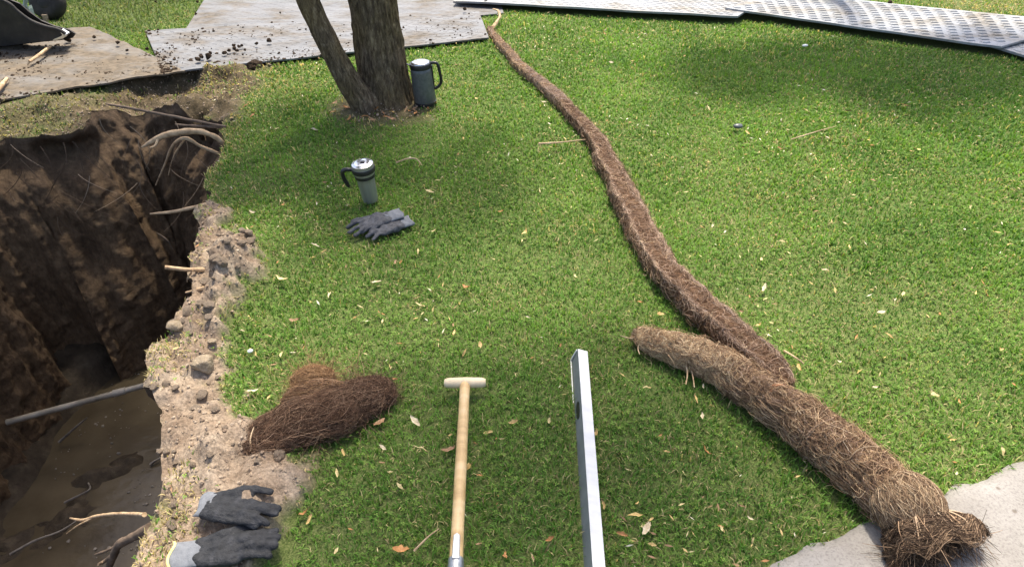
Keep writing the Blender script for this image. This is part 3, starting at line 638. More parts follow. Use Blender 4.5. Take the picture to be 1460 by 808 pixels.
P = np.stack(P, 1); P[..., 2] = np.maximum(P[..., 2], .026); vs.append(ribbons(P - B_.base, RNG.uniform(.0011, .0028, n), [(.30, .20, .12), (.42, .30, .18), (.48, .36, .23), (.20, .13, .075), (.13, .08, .05)]))
V, F, C = join(vs); kind(link('end_fringe', mesh_np('end_fringe', V, F, True, C), M['strand'], rb), 'stuff')

# fibre heap left of the spade
hp = G(455, 600); heap = thing('root_clump', 'matted heap of dark brown fibrous roots on the grass left of the spade', 'root clump', [hp[0], hp[1], 0])
hb = MB(); vs = []; HB = np.array([hp[0], hp[1], 0]); TUFT = [(.30, .17, .08), (.40, .25, .13), (.22, .12, .06)]
for (cx, cy, z, r, sd_, rz) in ((392, 622, .025, (.085, .070, .050), 1.2, .7), (430, 604, .035, (.095, .075, .058), 3.2, .5), (475, 590, .038, (.085, .075, .058), 4.4, .5), (512, 572, .035, (.075, .065, .052), 7.7, .5), (535, 562, .022, (.055, .060, .04), 5.7, .9), (452, 568, .03, (.09, .05, .05), 6.1, .2), (447, 543, .03, (.058, .040, .045), 2.9, .2)):
    c = G(cx, cy, z); V, F = lump((0, 0, 0), r, sd_, .34, 5, 16); R = np.array(Matrix.Rotation(rz, 3, 'Z')); V = V @ R.T + c - HB; V[:, 2] = np.maximum(V[:, 2], .0); hb.add(V, F)
    n = 1500; d = RNG.normal(0, 1, (n, 3)); d[:, 2] = np.abs(d[:, 2]); d /= np.linalg.norm(d, axis=1)[:, None]; cur = d.copy(); P = []
    sg = np.where(RNG.random(n) < .5, -1, 1)[:, None]; hw = RNG.normal(0, .75, (n, 3)); L = RNG.uniform(.3, 1.6, n); lift = RNG.uniform(1.0, 1.20, (n, 1)); dl = RNG.normal(0, .18, (n, 1))
    for k in range(10):
        P.append((cur * np.array(r) * (lift + dl * (k / 9) ** 2)) @ R.T + c)
        cur = cur + (sg * np.array([1, .0, -.1]) + hw) * (L / 9)[:, None]; cur /= np.linalg.norm(cur, axis=1)[:, None]; hw = hw + RNG.normal(0, .45, (n, 3))
    P = np.stack(P, 1); P[..., 2] = np.maximum(P[..., 2], .006)
    vs.append(ribbons(P - HB, RNG.uniform(.0007, .0017, n), TUFT if sd_ in (2.9,) else (PAL_H + TUFT if sd_ == 6.1 else PAL_H)))
hb.build('root_body', M['fibre_heap'], heap)
for (cx, cy, cnt, spread, pal) in ((447, 540, 300, .032, TUFT), (538, 560, 200, .03, PAL_H), (505, 550, 140, .03, TUFT + PAL_H), (385, 628, 140, .035, PAL_H), (430, 620, 160, .05, PAL_H), (490, 597, 160, .05, PAL_H)):
    c = G(cx, cy, .025); st = c + RNG.normal(0, 1, (cnt, 3)) * np.array([spread, spread * .6, .012]); dr = RNG.normal(0, .8, (cnt, 3)) + np.array([.1, .1, .35]); L = RNG.uniform(.03, .09, cnt); cv = RNG.normal(0, 1.0, (cnt, 3)); cw = RNG.normal(0, 1.2, (cnt, 3)); P = []
    for k in range(9): f_ = k / 8; P.append(st + dr * (L * f_)[:, None] * .6 + cv * (L * f_ * f_)[:, None] * .7 + cw * (L * f_ ** 3)[:, None] * .4)
    P = np.stack(P, 1); P[..., 2] = np.clip(np.maximum(P[..., 2], .006), 0, .12); vs.append(ribbons(P - HB, RNG.uniform(.0009, .0020, cnt), pal))
V, F, C = join(vs); kind(link('root_hairs', mesh_np('root_hairs', V, F, True, C), M['strand'], heap), 'stuff')

# ------------------------------------------------------------------ trees
def crown_leaves(centers, rads, n, size, base):
    c = np.array(centers); r = np.array(rads); pr = r ** 2; k = RNG.choice(len(c), n, p=pr / pr.sum())
    d = RNG.normal(0, 1, (n, 3)); d /= np.linalg.norm(d, axis=1)[:, None]; p = c[k] + d * (r[k] * RNG.random(n) ** .4)[:, None] * np.array([1, 1, .75])
    a = RNG.normal(0, 1, (n, 3)); a /= np.linalg.norm(a, axis=1)[:, None]; b = np.cross(a, RNG.normal(0, 1, (n, 3))); b /= np.linalg.norm(b, axis=1)[:, None]
    s = size * RNG.uniform(.6, 1.3, n)[:, None]; V = np.stack([p - a * s, p + b * s * .4 - a * s * .1, p + a * s, p - b * s * .4 - a * s * .1], 1).reshape(-1, 3) - base
    F = np.arange(n * 4).reshape(n, 4); C = np.repeat(np.array([.055, .105, .022]) * RNG.uniform(.6, 1.4, (n, 1)) + np.array([.02, .01, 0]) * RNG.random((n, 1)), 4, 0)
    return V, F, C
def bark_tube(P, rad, seg, flare=None, seed=0.0, amp=.07):
    k = MB(); k.tube(P, rad, seg, cap=True); V = k.V[0]; n = len(P)
    Pn = np.repeat(np.array(P), seg, 0); d = V - Pn; L = np.linalg.norm(d, axis=1) + 1e-9; an = np.arctan2(d[:, 1], d[:, 0])
    rid = np.abs(fbm(np.cos(an) * 5 + seed, np.sin(an) * 5, V[:, 2] * 3.5, 3) - .5) * 2
    fine = fbm(np.cos(an) * 14 + seed, np.sin(an) * 14, V[:, 2] * 14, 3) - .5
    low = fbm(np.cos(an) * 1.2 + seed, np.sin(an) * 1.2, V[:, 2] * 2.5, 2) - .5
    f = 1 + amp * (rid - .4) * 1.9 + amp * 1.2 * fine + .20 * low
    if flare is not None:
        lob = .5 + .5 * np.cos(an * 4 + seed * 3) ; f = f + flare * np.exp(-np.maximum(V[:, 2] - Pn[0, 2], 0) / .09) * (.45 + .9 * lob)
    k.V[0] = Pn + d * f[:, None]; return k
tb = G(548, 150); tbase = np.array([tb[0], tb[1] + .06, 0])
tree = thing('tree', 'twin stemmed grey barked tree standing on the lawn beside the metal vacuum jug', 'tree', tbase.tolist())
tp = smooth_path([(0, 0, -.06), (0, .0, .12), (-.006, .01, .35), (-.012, .01, .62), (-.03, .0, 1.1), (.02, .05, 1.7), (-.02, .1, 2.4), (.1, .1, 3.4), (.0, .2, 4.6)], 330)
tr = np.interp(tp[:, 2], [-.06, .1, .3, .62, 1.2, 2.4, 4.6], [.158, .146, .134, .128, .118, .08, .02])
bark_tube(tp, tr, 150, .34, 1.0, .11).build('trunk', M['bark'], tree)
s0 = G(520, 160) - tbase; s0[2] = -.05
sp = smooth_path([s0 + [.03, .05, 0], s0 + [.0, .02, .10], s0 + [-.085, -.0, .28], PY(444, 12, s0[1] + tbase[1] + .0) - tbase + [0, 0, 0], s0 + [-.24, -.02, .85], s0 + [-.45, -.05, 1.5], s0 + [-.9, -.1, 2.4], s0 + [-1.2, -.0, 3.3]], 260)
sr = np.interp(sp[:, 2], [-.05, .1, .3, .6, 1.2, 3.3], [.088, .070, .060, .056, .050, .015])
bark_tube(sp, sr, 96, .22, 4.0, .10).build('stem', M['bark'], tree)
LC, LR = [], []  # unseen crown clusters, placed and gapped for the shade they cast
for (x, y, z) in ((-1.35, -.5, 3.0), (-1.7, -.3, 3.2), (-1.3, .1, 3.1), (-1.5, .5, 3.4), (-.1, 1.1, 3.5), (-1.5, -1.0, 3.3), (-1.9, -.9, 3.1), (-2.2, .0, 3.4), (-1.0, .9, 3.6), (.45, .55, 3.3), (.85, -1.05, 3.6), (1.35, -.95, 3.7), (-1.2, .0, 4.0), (-2.2, -.6, 3.5)):
    q = np.array([x, y, z]); st = tp[int(np.argmin(np.abs(tp[:, 2] - z * .62)))]; mid = (st + q) / 2 + [0, 0, .12]
    MB().tube(smooth_path([st, mid, q], 14), np.linspace(.04, .008, 14), 8, nz=.1).build('branch', M['bark'], tree)
    LC.append(q + tbase); LR.append(.62)
V, F, C = crown_leaves(LC, LR, 7600, .075, tbase)
kind(link('crown', mesh_np('crown', V, F, False, C), M['leafcrown'], tree), 'stuff')
# added unseen tree behind the pale mats, placed to shade the far right lawn
sc2 = G(1250, 120); off = SUNV * (3.4 / SUNV.z); b2 = np.array([sc2[0] + off[0] + .1, sc2[1] + off[1] + .2, 0])
shade_tree = thing('tree', 'unseen added tree beyond the pale mats, its crown shading the far right lawn', 'tree', b2.tolist())
MB().tube(smooth_path([(0, 0, -.05), (.03, 0, 1.2), (0, .05, 2.6), (.02, 0, 3.9)], 40), np.linspace(.07, .012, 40), 16, nz=.08).build('trunk', M['bark'], shade_tree)
LC = []; LR = []
for (x, y, z) in ((-.9, -.1, 3.3), (.9, .1, 3.3), (0, -.3, 3.5), (-.4, .3, 3.9), (.5, .2, 3.9), (1.6, 0, 3.4), (.0, .0, 3.0)):
    q = np.array([x, y, z]); MB().tube(smooth_path([(0, 0, z * .7), q * [.5, .5, .9], q], 10), np.linspace(.022, .006, 10), 7).build('branch', M['bark'], shade_tree); LC.append(q + b2); LR.append(.5)
V, F, C = crown_leaves(LC, LR, 3900, .075, b2); kind(link('crown', mesh_np('crown', V, F, False, C), M['leafcrown'], shade_tree), 'stuff')

# ------------------------------------------------------------------ jug and mug
jb = G(607, 150); jug = thing('vacuum_jug', 'tall grey green metal vacuum jug with black handle standing beside the tree trunk', 'jug', [jb[0], jb[1], .012])
jug.rotation_euler = (0, math.radians(-3.0), 0)
MB().lathe([(.055, 0), (.0625, .002), (.0635, .010), (.0635, .016), (.061, .018)], 48).build('base_ring', M['dark'], jug)
MB().lathe([(.060, .0165), (.0615, .020), (.0610, .10), (.0590, .185), (.0575, .205), (.055, .207)], 48).build('body', M['jug'], jug)
MB().lathe([(.054, .205), (.059, .206), (.0595, .226), (.057, .232), (.050, .2325)], 48).build('collar', M['dark'], jug)
MB().lathe([(.0005, .2405), (.03, .2402), (.046, .2385), (.0505, .234), (.0505, .2326), (.0005, .2326)], 48).build('lid', M['chrome'], jug)
k = MB(); k.prism([(-.052, -.014, .212), (-.052, .014, .212), (-.076, .004, .226), (-.076, -.004, .226)], (0, 0, .008)); k.build('spout', M['dark'], jug, False, .003)
k = MB(); k.tube(smooth_path([(.050, 0, .226), (.078, 0, .228), (.094, 0, .218), (.100, 0, .18), (.104, 0, .13), (.098, 0, .108), (.076, 0, .088), (.060, 0, .084)], 40), .0085, 12, squash=None); k.build('handle', M['dark'], jug)
k = MB(); k.box((.055, -.011, .08), (.064, .011, .215)); k.build('handle_strap', M['dark'], jug, False, .003)

mb = G(529, 289); mug = thing('travel_mug', 'brushed steel travel mug with a black clip on handle standing on the lawn', 'mug', [mb[0], mb[1], .012])
mug.rotation_euler = (math.radians(2), math.radians(-4), 0)
MB().lathe([(.028, 0), (.0325, .002), (.0345, .02), (.038, .10), (.0385, .118), (.0435, .128), (.0465, .165), (.0468, .186), (.0455, .187)], 56).build('body', M['steel'], mug)
MB().lathe([(.0444, .150), (.0492, .150), (.0505, .154), (.0508, .166), (.0495, .170), (.0470, .170)], 56).build('handle_ring', M['dark'], mug)
k = MB(); k.lathe([(.0400, .122), (.0440, .123), (.0445, .149), (.0440, .150)], 56); k.build('grip_band', M['dark'], mug)
mlid = MB().lathe([(.0005, .193), (.030, .1925), (.038, .190), (.040, .1875), (.0453, .1868), (.0453, .180), (.0005, .180)], 56).build('lid', M['chrome'], mug)
k = MB(); k.box((-.006, -.010, .1925), (.012, .010, .197)); k.build('slide_tab', M['dark'], mlid, False, .002)
k = MB(); P = smooth_path([(-.048, -.003, .160), (-.072, -.006, .166), (-.090, -.008, .158), (-.092, -.008, .128), (-.083, -.007, .095), (-.080, -.006, .080)], 30); k.tube(P, np.interp(np.linspace(0, 1, 30), [0, .2, .8, 1], [.008, .009, .009, .006]), 10); k.build('handle', M['dark'], mug)

# ------------------------------------------------------------------ spade, aluminium bar
s1p, s2p = G(663, 547, .05), G(650, 808, .045); sdv = (s2p - s1p); sl = np.linalg.norm(sdv); ang = math.atan2(sdv[1], sdv[0])
spade = thing('spade', 'wooden handled spade with a pale T grip lying on the grass', 'spade', s1p.tolist(), ang)   # local +x runs down the shaft
k = MB(); q = np.array([[x, 0, 0] for x in np.linspace(.0, .80, 40)]); k.tube(q, np.interp(q[:, 0], [0, .05, .8], [.0165, .0155, .0175]), 20, nz=.03, nf=8); sh = k.build('shaft', M['wood'], spade)
k = MB(); q = np.array([[-.004 + .006 * abs(y / .064) ** 2 * 0, y, .001] for y in np.linspace(-.064, .064, 25)]); k.tube(q, .0155 * np.clip(1.12 - .30 * np.exp(-((np.abs(q[:, 1]) - .066) / .008) ** 2) - .12 * (np.abs(q[:, 1]) / .064), .5, 1.2), 18); k.build('grip', M['wood_pale'], spade)
k = MB(); q = np.array([[x, 0, 0] for x in np.linspace(.590, .86, 20)]); k.tube(q, np.interp(q[:, 0], [.59, .62, .86], [.0188, .0200, .024]), 20); soc = k.build('socket', M['steel_worn'], spade)
k = MB(); k.prism([(.535, -.0085, .0115), (.60, -.0095, .0135), (.60, .0095, .0135), (.535, .0085, .0115), (.528, 0, .0110)], (0, 0, .0080)); k.build('strap', M['steel_worn'], soc, False, .002)
k = MB(); u, v = np.meshgrid(np.linspace(.84, 1.12, 16), np.linspace(-.09, .09, 13)); zz = -.012 + .9 * v ** 2 * 2 - .02 * (u - .84); P = np.column_stack([u.ravel(), v.ravel(), zz.ravel()]); kk = np.arange(u.size).reshape(u.shape)
F = [tuple(f) for f in np.column_stack([kk[:-1, :-1].ravel(), kk[:-1, 1:].ravel(), kk[1:, 1:].ravel(), kk[1:, :-1].ravel()])]; k.add(P, F)
bl = k.build('blade', M['steel_worn'], spade); so = bl.modifiers.new('thick', 'SOLIDIFY'); so.thickness = .003

a0, a1 = G(824, 497, .05), G(845, 808, .05); dv = a1 - a0; ang = math.atan2(dv[1], dv[0])
bar = thing('aluminium_bar', 'long pale aluminium angle bar lying on the grass right of the spade', 'metal bar', a0.tolist(), ang)   # local +x towards the camera, +y to the right of the photo
def angle_flange(y0, z0, y1, z1, th, x0, x1, hole=None):
    k = MB(); d = np.array([0, y1 - y0, z1 - z0]); L = np.linalg.norm(d); d /= L; nrm = np.array([0, -d[2], d[1]]); nrm = nrm if nrm[2] > 0 else -nrm
    o = np.array([0, y0, z0])
    def pt(x, s): return np.array([x, 0, 0]) + o + d * s
    def strip(xa, xb, sa, sb): k.prism([pt(xa, sa), pt(xb, sa), pt(xb, sb), pt(xa, sb)], nrm * -th)
    if hole is None: strip(x0, x1, 0, L)
    else:
        hx0, hx1, hs0, hs1 = hole; n = 24; cx, cs = (hx0 + hx1) / 2, (hs0 + hs1) / 2
        # plate with an oval slot: outer ring joined to the slot ring
        th_ = np.linspace(0, 2 * math.pi, n, endpoint=False) + math.pi / n
        slot = [(cx + (hx1 - hx0) / 2 * math.cos(a), cs + (hs1 - hs0) / 2 * math.sin(a)) for a in th_]
        X0, X1 = hx0 - .04, hx1 + .04
        out = []
        for a in th_:
            c, s_ = math.cos(a), math.sin(a); sc = 1 / max(abs(c) / ((X1 - X0) / 2), abs(s_) / (L / 2)); out.append((cx + c * sc, L / 2 + s_ * sc))
        V = [pt(*p) for p in slot] + [pt(*p) for p in out]; V += [v - nrm * th for v in V]; F = []
        for i in range(n):
            j = (i + 1) % n; F += [(i, j, n + j, n + i), (2 * n + i, 3 * n + i, 3 * n + j, 2 * n + j), (i, 2 * n + i, 2 * n + j, j)]
        k.add(V, F); strip(x0, X0, 0, L); strip(X1, x1, 0, L)
    return k
# ridge at local (0,0); camera-left flange falls to -y, right flange (pale) to +y
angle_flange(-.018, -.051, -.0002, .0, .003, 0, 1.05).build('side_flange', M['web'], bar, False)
k = MB(); k.box((-.002, -.0225, -.056), (1.05, -.0185, -.0485)); k.build('rim', M['alu'], bar, False, .001)
k = MB(); k.prism([(.0, -.0195, -.050), (.0, -.0025, -.003), (.0, -.0050, -.002), (.0, -.0225, -.049)], (.006, 0, 0)); k.build('end_rim', M['alu'], bar, False)
angle_flange(.0002, .0, .032, -.011, .003, 0, 1.05).build('top_flange', M['alu'], bar, False)
k = MB(); k.prism([(0.001, -.0155, -.049), (0.001, 0, -.004), (.001, .030, -.014)], (.003, 0, 0)); k.build('end_cap', M['alu'], bar, False)
th_ = np.linspace(0, 2 * math.pi, 20, endpoint=False); sdn = np.array([0, .0178, .051]) / np.linalg.norm([.0178, .051]); k = MB(); k.prism([np.array([.245, -.0090, -.0252]) + np.array([.034 * math.copysign(abs(math.cos(q)) ** .7, math.cos(q)), 0, 0]) + sdn * .0125 * math.sin(q) + np.array([0, -.0012, .0004]) for q in th_], (0, .004, -.002)); k.build('slot', M['dark'], bar, False)  # solid black oval plate, its colour standing in for a slot's dark inside
k = MB(); k.box((.77, -.030, -.050), (.90, -.016, -.026)); k.build('clip', M['dark'], bar, False, .003)

# ------------------------------------------------------------------ gloves
def remesh(k, vox=.0028, sm=4):
    me = k.mesh('tmp'); o = bpy.data.objects.new('tmp', me); COL.objects.link(o)
    r = o.modifiers.new('r', 'REMESH'); r.mode = 'VOXEL'; r.voxel_size = vox
    s_ = o.modifiers.new('s', 'SMOOTH'); s_.iterations = sm; s_.factor = .5
    dg = bpy.context.evaluated_depsgraph_get(); out = bpy.data.meshes.new_from_object(o.evaluated_get(dg)); bpy.data.objects.remove(o); bpy.data.meshes.remove(me)
    out.polygons.foreach_set('use_smooth', np.ones(len(out.polygons), bool)); return out
def capsule(k, pts, rads, squash=1.0):
    P = smooth_path(pts, 14); r = np.interp(np.linspace(0, 1, 14), np.linspace(0, 1, len(rads)), rads)
    T0 = P[0] - P[1]; T1 = P[-1] - P[-2]; T0 /= np.linalg.norm(T0); T1 /= np.linalg.norm(T1)
    P = np.concatenate([[P[0] + T0 * r[0] * .8], [P[0] + T0 * r[0] * .45], P, [P[-1] + T1 * r[-1] * .45], [P[-1] + T1 * r[-1] * .8]]); r = np.concatenate([[r[0] * .45], [r[0] * .85], r, [r[-1] * .85], [r[-1] * .45]])
    k.tube(P, r, 12, True, squash)
def glove(label, loc, rz, fingers, thumb, mats, group, cuff_len=.06, hem=None, tilt=(0, 0), palm_w=.044, seed=0.0):
    t_ = thing('work_glove', label, 'glove', loc, rz, group); t_.rotation_euler = (tilt[0], tilt[1], rz)
    k = MB()
    for y in np.linspace(-palm_w + .012, palm_w - .012, 5): capsule(k, [(.0, y * .72, .014), (.045, y * .95, .018), (.095, y, .016)], [.016, .019, .0165], .78)
    for (y, L, a, dz, rr) in fingers:
        e = np.array([math.cos(a), math.sin(a)]) * L
        capsule(k, [(.088, y, .017), (.095 + e[0] * .45, y + e[1] * .45, .020 + dz), (.095 + e[0], y + e[1], .013 + dz * .3)], [.0135 * rr, .0125 * rr, .0105 * rr], .8)
    capsule(k, [(.03, thumb[0][1] * .6, .016)] + list(thumb), [.018, .015, .013, .011], .82)
    me = remesh(k); n = len(me.vertices); co = np.zeros(n * 3, np.float32); me.vertices.foreach_get('co', co); co = co.reshape(-1, 3); nr = np.zeros(n * 3, np.float32); me.vertices.foreach_get('normal', nr); nr = nr.reshape(-1, 3)
    wr = (fbm(co[:, 0] * 38 + seed, co[:, 1] * 55, co[:, 2] * 38, 3) - .5) * .012 + (np.abs(fbm(co[:, 0] * 22 + seed, co[:, 1] * 22, 3.3, 2) - .5)) * -.010
    co = co + nr * wr[:, None]; me.vertices.foreach_set('co', co.ravel()); me.update(); link('hand', me, mats[0], t_)
    # ribbed open cuff
    th = np.linspace(0, 2 * math.pi, 40, endpoint=False); V = []; xs = np.linspace(.012, -cuff_len, 9)
    for i, x in enumerate(xs):
        f = 1 + .05 * i / 8; rib = 1 + .035 * np.sin(th * 20)
        V.append(np.column_stack([x + .004 * np.sin(th * 3 + seed), np.cos(th) * .036 * f * rib, .0145 + np.sin(th) * (.012 * f + .002 * np.sin(i * 1.3 + seed)) * rib]))
    kc = MB(); n = 40; F = [(i * n + j, i * n + (j + 1) % n, (i + 1) * n + (j + 1) % n, (i + 1) * n + j) for i in range(8) for j in range(n)]; kc.add(np.concatenate(V), F)
    c = kc.build('cuff', mats[1], t_); so = c.modifiers.new('thick', 'SOLIDIFY'); so.thickness = .0025
    if hem is not None:
        kh = MB(); P = V[-1]; kh.tube(np.concatenate([P, P[:1]]), .0034, 8, False); kh.build('hem', hem, c)
    return t_
BG = 'black work gloves dropped at the trench edge'; GG = 'grey work gloves lying by the travel mug'
g1 = G(308, 742); g1e = G(410, 749); 
glove('black work glove with short grey cuff, above its mate at the trench edge', [g1[0], g1[1], zg(g1[0], g1[1]) + .010], math.atan2((g1e - g1)[1], (g1e - g1)[0]) - .05,
      [(-.034, .055, -.22, .004, 1.05), (-.020, .078, -.20, .008, 1.0), (.000, .086, -.06, .004, 1.0), (.014, .086, -.02, .002, .95)], [(.055, .036, .024), (.095, .052, .026), (.142, .054, .018)], (M['knit'], M['cuff']), BG, .022, seed=1.1)
g2 = G(292, 806); g2e = G(418, 788)
glove('black work glove with yellow hemmed grey cuff at the trench edge', [g2[0], g2[1], zg(g2[0], g2[1]) + .010], math.atan2((g2e - g2)[1], (g2e - g2)[0]),
      [(-.028, .075, -.06, .004, 1.0), (-.010, .088, .0, .010, 1.0), (.010, .092, .04, .006, 1.0), (.026, .085, .08, .002, .95)], [(.05, .034, .024), (.085, .046, .022), (.118, .052, .014)], (M['knit'], M['cuff']), BG, .062, M['yellow'], seed=5.2)
g3 = G(556, 322); g3e = G(497, 327)
glove('charcoal work glove with raised pale cuff, on top of its mate near the mug', [g3[0], g3[1], .030], math.atan2((g3e - g3)[1], (g3e - g3)[0]) + .28,
      [(-.032, .055, -.45, .0, .95), (-.013, .075, -.08, .010, .95), (.008, .082, .12, .004, .95), (.026, .070, .36, .0, .9)], [(.05, .034, .022), (.075, .05, .018), (.10, .062, .008)], (M['knit_grey'], M['cuff']), GG, .058, tilt=(0, .10), seed=8.4)
g4 = G(572, 326); g4e = G(512, 345)
glove('charcoal work glove lying palm down underneath its mate near the steel mug', [g4[0], g4[1], .012], math.atan2((g4e - g4)[1], (g4e - g4)[0]),
      [(-.031, .055, -.35, .0, .95), (-.011, .070, -.10, .008, .95), (.010, .066, .14, .004, .95), (.028, .055, .4, .0, .9)], [(.05, -.034, .018), (.07, -.05, .014), (.095, -.055, .008)], (M['knit_grey'], M['cuff']), GG, .045, seed=3.9)

# ------------------------------------------------------------------ things in and over the trench
def root_thing(label, pts, rad, m, name='tree_root', cat='root', group='roots sticking out of the trench wall', forks=()):
    P = np.array(pts); base = P[0]; t_ = thing(name, label, cat, base.tolist(), 0, group)
    k = MB(); n = 26; k.tube(smooth_path(P - base, n), np.interp(np.linspace(0, 1, n), np.linspace(0, 1, len(rad)), rad), 9, nz=.28, nf=28, seed=base[0] * 3); k.build('stem', m, t_)
    for fp, fr in forks:
        k = MB(); k.tube(smooth_path(np.array(fp) - base, 18), np.linspace(fr[0], fr[1], 18), 7, nz=.25, nf=30); k.build('fork', m, t_)
    return t_
Y = 3.30
root_thing('thick pale root arching out over the trench just below the far lip', [PY(326, 212, Y + .04), PY(305, 194, Y), PY(272, 187, Y - .02), PY(236, 193, Y - .04), PY(220, 200, Y - .05), PY(203, 210, Y - .05)], [.010, .013, .016, .015, .013, .006], M['root'],
           forks=[([PY(226, 196, Y - .05), PY(222, 207, Y - .08), PY(214, 211, Y - .1)], (.009, .004))])
root_thing('curved thin root hanging under the thick pale one in the trench', [PY(320, 222, Y + .02), PY(285, 208, Y), PY(264, 197, Y - .02), PY(246, 208, Y), PY(236, 232, Y + .05), PY(222, 264, Y + .08)], [.008, .009, .009, .007, .006, .003], M['root'],
           forks=[([PY(264, 198, Y), PY(248, 222, Y + .03), PY(240, 250, Y + .06)], (.005, .002))])
root_thing('long straight thin root stretched across the far end of the trench', [PY(151, 148, 3.72), PY(200, 157, 3.60), PY(255, 168, 3.48), PY(322, 181, 3.36)], [.006, .008, .008, .006], M['root_dark'])
root_thing('short brown root stub above the thick pale root', [PY(316, 182, 3.38), PY(280, 180, 3.42), PY(250, 178, 3.42)], [.008, .008, .006], M['root_dark'])
Yb = 2.62
root_thing('pale root reaching left from the trench edge beside the dry grass', [PY(294, 291, Yb + .02), PY(270, 297, Yb), PY(245, 302, Yb), PY(214, 305, Yb)], [.007, .008, .007, .003], M['root'])
root_thing('bare straight root stub pointing into the trench below the crumbly spoil heap', [PY(292, 384, 2.16), PY(265, 384, 2.14), PY(235, 381, 2.12)], [.008, .008, .0065], M['root'], forks=[([PY(275, 385, 2.14), PY(268, 395, 2.14), PY(267, 402, 2.15)], (.004, .002))])
root_thing('small forked root tip poking out under the spoil heap', [PY(292, 410, 2.0), PY(278, 414, 2.0), PY(265, 417, 2.0)], [.006, .006, .004], M['root'])
root_thing('fine hooked root on the trench wall right of the clay streak', [PY(224, 332, 3.1), PY(238, 342, 3.08), PY(247, 356, 3.08)], [.003, .004, .002], M['root_dark'])
root_thing('pale thin root lying over the muddy water from the mossy lip', [PY(206, 733, 1.14), PY(170, 732, 1.30), PY(140, 735, 1.42), PY(118, 741, 1.52), PY(100, 738, 1.6)], [.0055, .006, .006, .006, .003], M['root'], forks=[([PY(135, 737, 1.44), PY(112, 748, 1.50), PY(95, 760, 1.52)], (.004, .002))])
root_thing('thick dark root bending down into the trench at the bottom of the photo', [PY(214, 752, 1.07), PY(190, 765, 1.08), PY(170, 775, 1.10), PY(160, 795, 1.10), PY(150, 825, 1.10)], [.012, .012, .012, .011, .008], M['root_dark'], forks=[([PY(180, 770, 1.10), PY(155, 783, 1.14), PY(136, 790, 1.18)], (.006, .003)), ([PY(160, 792, 1.10), PY(148, 800, 1.1), PY(140, 804, 1.08)], (.008, .004))])
for i, (lab, pts, r) in enumerate([
        ('straight pale twig slanting out of the muddy water below the grey pipe', [G(84, 630, WZ + .03), G(104, 612, WZ + .08), G(124, 595, WZ + .14)], .008),
        ('hooked pale twig half sunk beside the dark mud bank', [G(92, 716, WZ + .02), G(112, 706, WZ + .04), G(128, 697, WZ + .06), G(126, 688, WZ + .03)], .007),
        ('short tan twig floating at the right side of the water', [G(214, 662, WZ + .012), G(222, 656, WZ + .02), G(231, 651, WZ + .02)], .008),
        ('long thin twig lying along the dark mud bank', [G(14, 790, WZ + .07), G(50, 770, WZ + .07), G(85, 757, WZ + .05), G(108, 743, WZ + .03)], .007)]):
    base = np.array(pts[0]); o = MB().tube(smooth_path(np.array(pts) - base, 14), np.linspace(r, r * .5, 14), 7, nz=.2).build('twig', M['twig'], None, loc=base.tolist()); tag(o, lab, 'twig', 'twigs in the trench water')
n = 70; P = []                                                     # hair roots trailing down the cut face
px = RNG.uniform(5, 330, n); py = np.where(px < 120, 200, np.where(px < 280, 165, 205)) + RNG.uniform(0, 110, n) ** 1.0
st = np.array([PY(a, b, 3.34 if a > 130 else 3.2) for a, b in zip(px, py)]); dx = RNG.normal(0, .5, n); cv = RNG.normal(0, .6, n); L = RNG.uniform(.06, .30, n)
for k in range(8): f_ = k / 7; P.append(st + np.column_stack([dx * L * f_ + cv * L * f_ ** 2, -.10 * L * f_, -L * f_ * .8]))
V, F, C = ribbons(np.stack(P, 1), RNG.uniform(.0025, .006, n), [(.12, .08, .05), (.22, .16, .11), (.33, .25, .17), (.09, .06, .04)]); kind(tag(link('hair_roots', mesh_np('hair_roots', V, F, True, C), M['strand']), 'fine hair roots trailing down the cut trench wall', 'roots'), 'stuff')
p0, p1 = PY(16, 600, 2.36), PY(196, 552, 2.55); dd = (p1 - p0) / np.linalg.norm(p1 - p0); p0 = p0 - dd * .02; L = np.linalg.norm(p1 - p0) + .45
pipe = thing('drain_pipe', 'grey plastic pipe crossing the trench above the muddy water', 'pipe', p0.tolist())
k = MB(); k.tube([dd * s for s in np.linspace(0, L, 30)], .0155, 20, nz=.03); k.build('tube', M['pvc'], pipe)
k = MB(); k.tube([dd * s for s in np.linspace(.50, .56, 4)], .0195, 20); k.build('coupling', M['pvc'], pipe)

# ------------------------------------------------------------------ clods
CL = []
for i in range(7):
    V, F = lump((0, 0, 0), (1, .85, .7), i * 3.7, .42, 4, 2.3)
    rr = np.random.default_rng(i)
    for q in range(14):
        d_ = rr.normal(0, 1, 3); d_ /= np.linalg.norm(d_); ex = np.maximum(0, V @ d_ - rr.uniform(.42, .78)); V = V - ex[:, None] * d_ * .85
    V = V * (1 + .16 * (fbm(V[:, 0] * 7 + i, V[:, 1] * 7, V[:, 2] * 7, 3) - .5))[:, None]
    CL.append(mesh_np('dirt_clod', V, F, True))
def clod(px, py, r, label, m, group, idx, z=None, squash=1.0):
    me = CL[idx % 7]
    if me.materials and me.materials[0] != m: me = me.copy(); me.materials.clear()
    p = G(px, py); zz = zg(p[0], p[1]) if z is None else z
    o = link('dirt_clod', me, m, None, [p[0], p[1], float(zz) + r * .38]); o.scale = (r, r, r * squash); o.rotation_euler = (random.uniform(-.4, .4), random.uniform(-.4, .4), random.uniform(0, 6.3)); tag(o, label, 'soil clod', group); return o
clod(297, 532, .044, 'large pale tan clod, lightened as if sunlit, at the grass edge of the spoil strip', M['clod_lit'], 'soil clods on the spoil strip', 1, squash=.85)
clod(255, 482, .034, 'broad straw coloured clod near the trench lip', M['clod_lit'], 'soil clods on the spoil strip', 2, squash=.7)
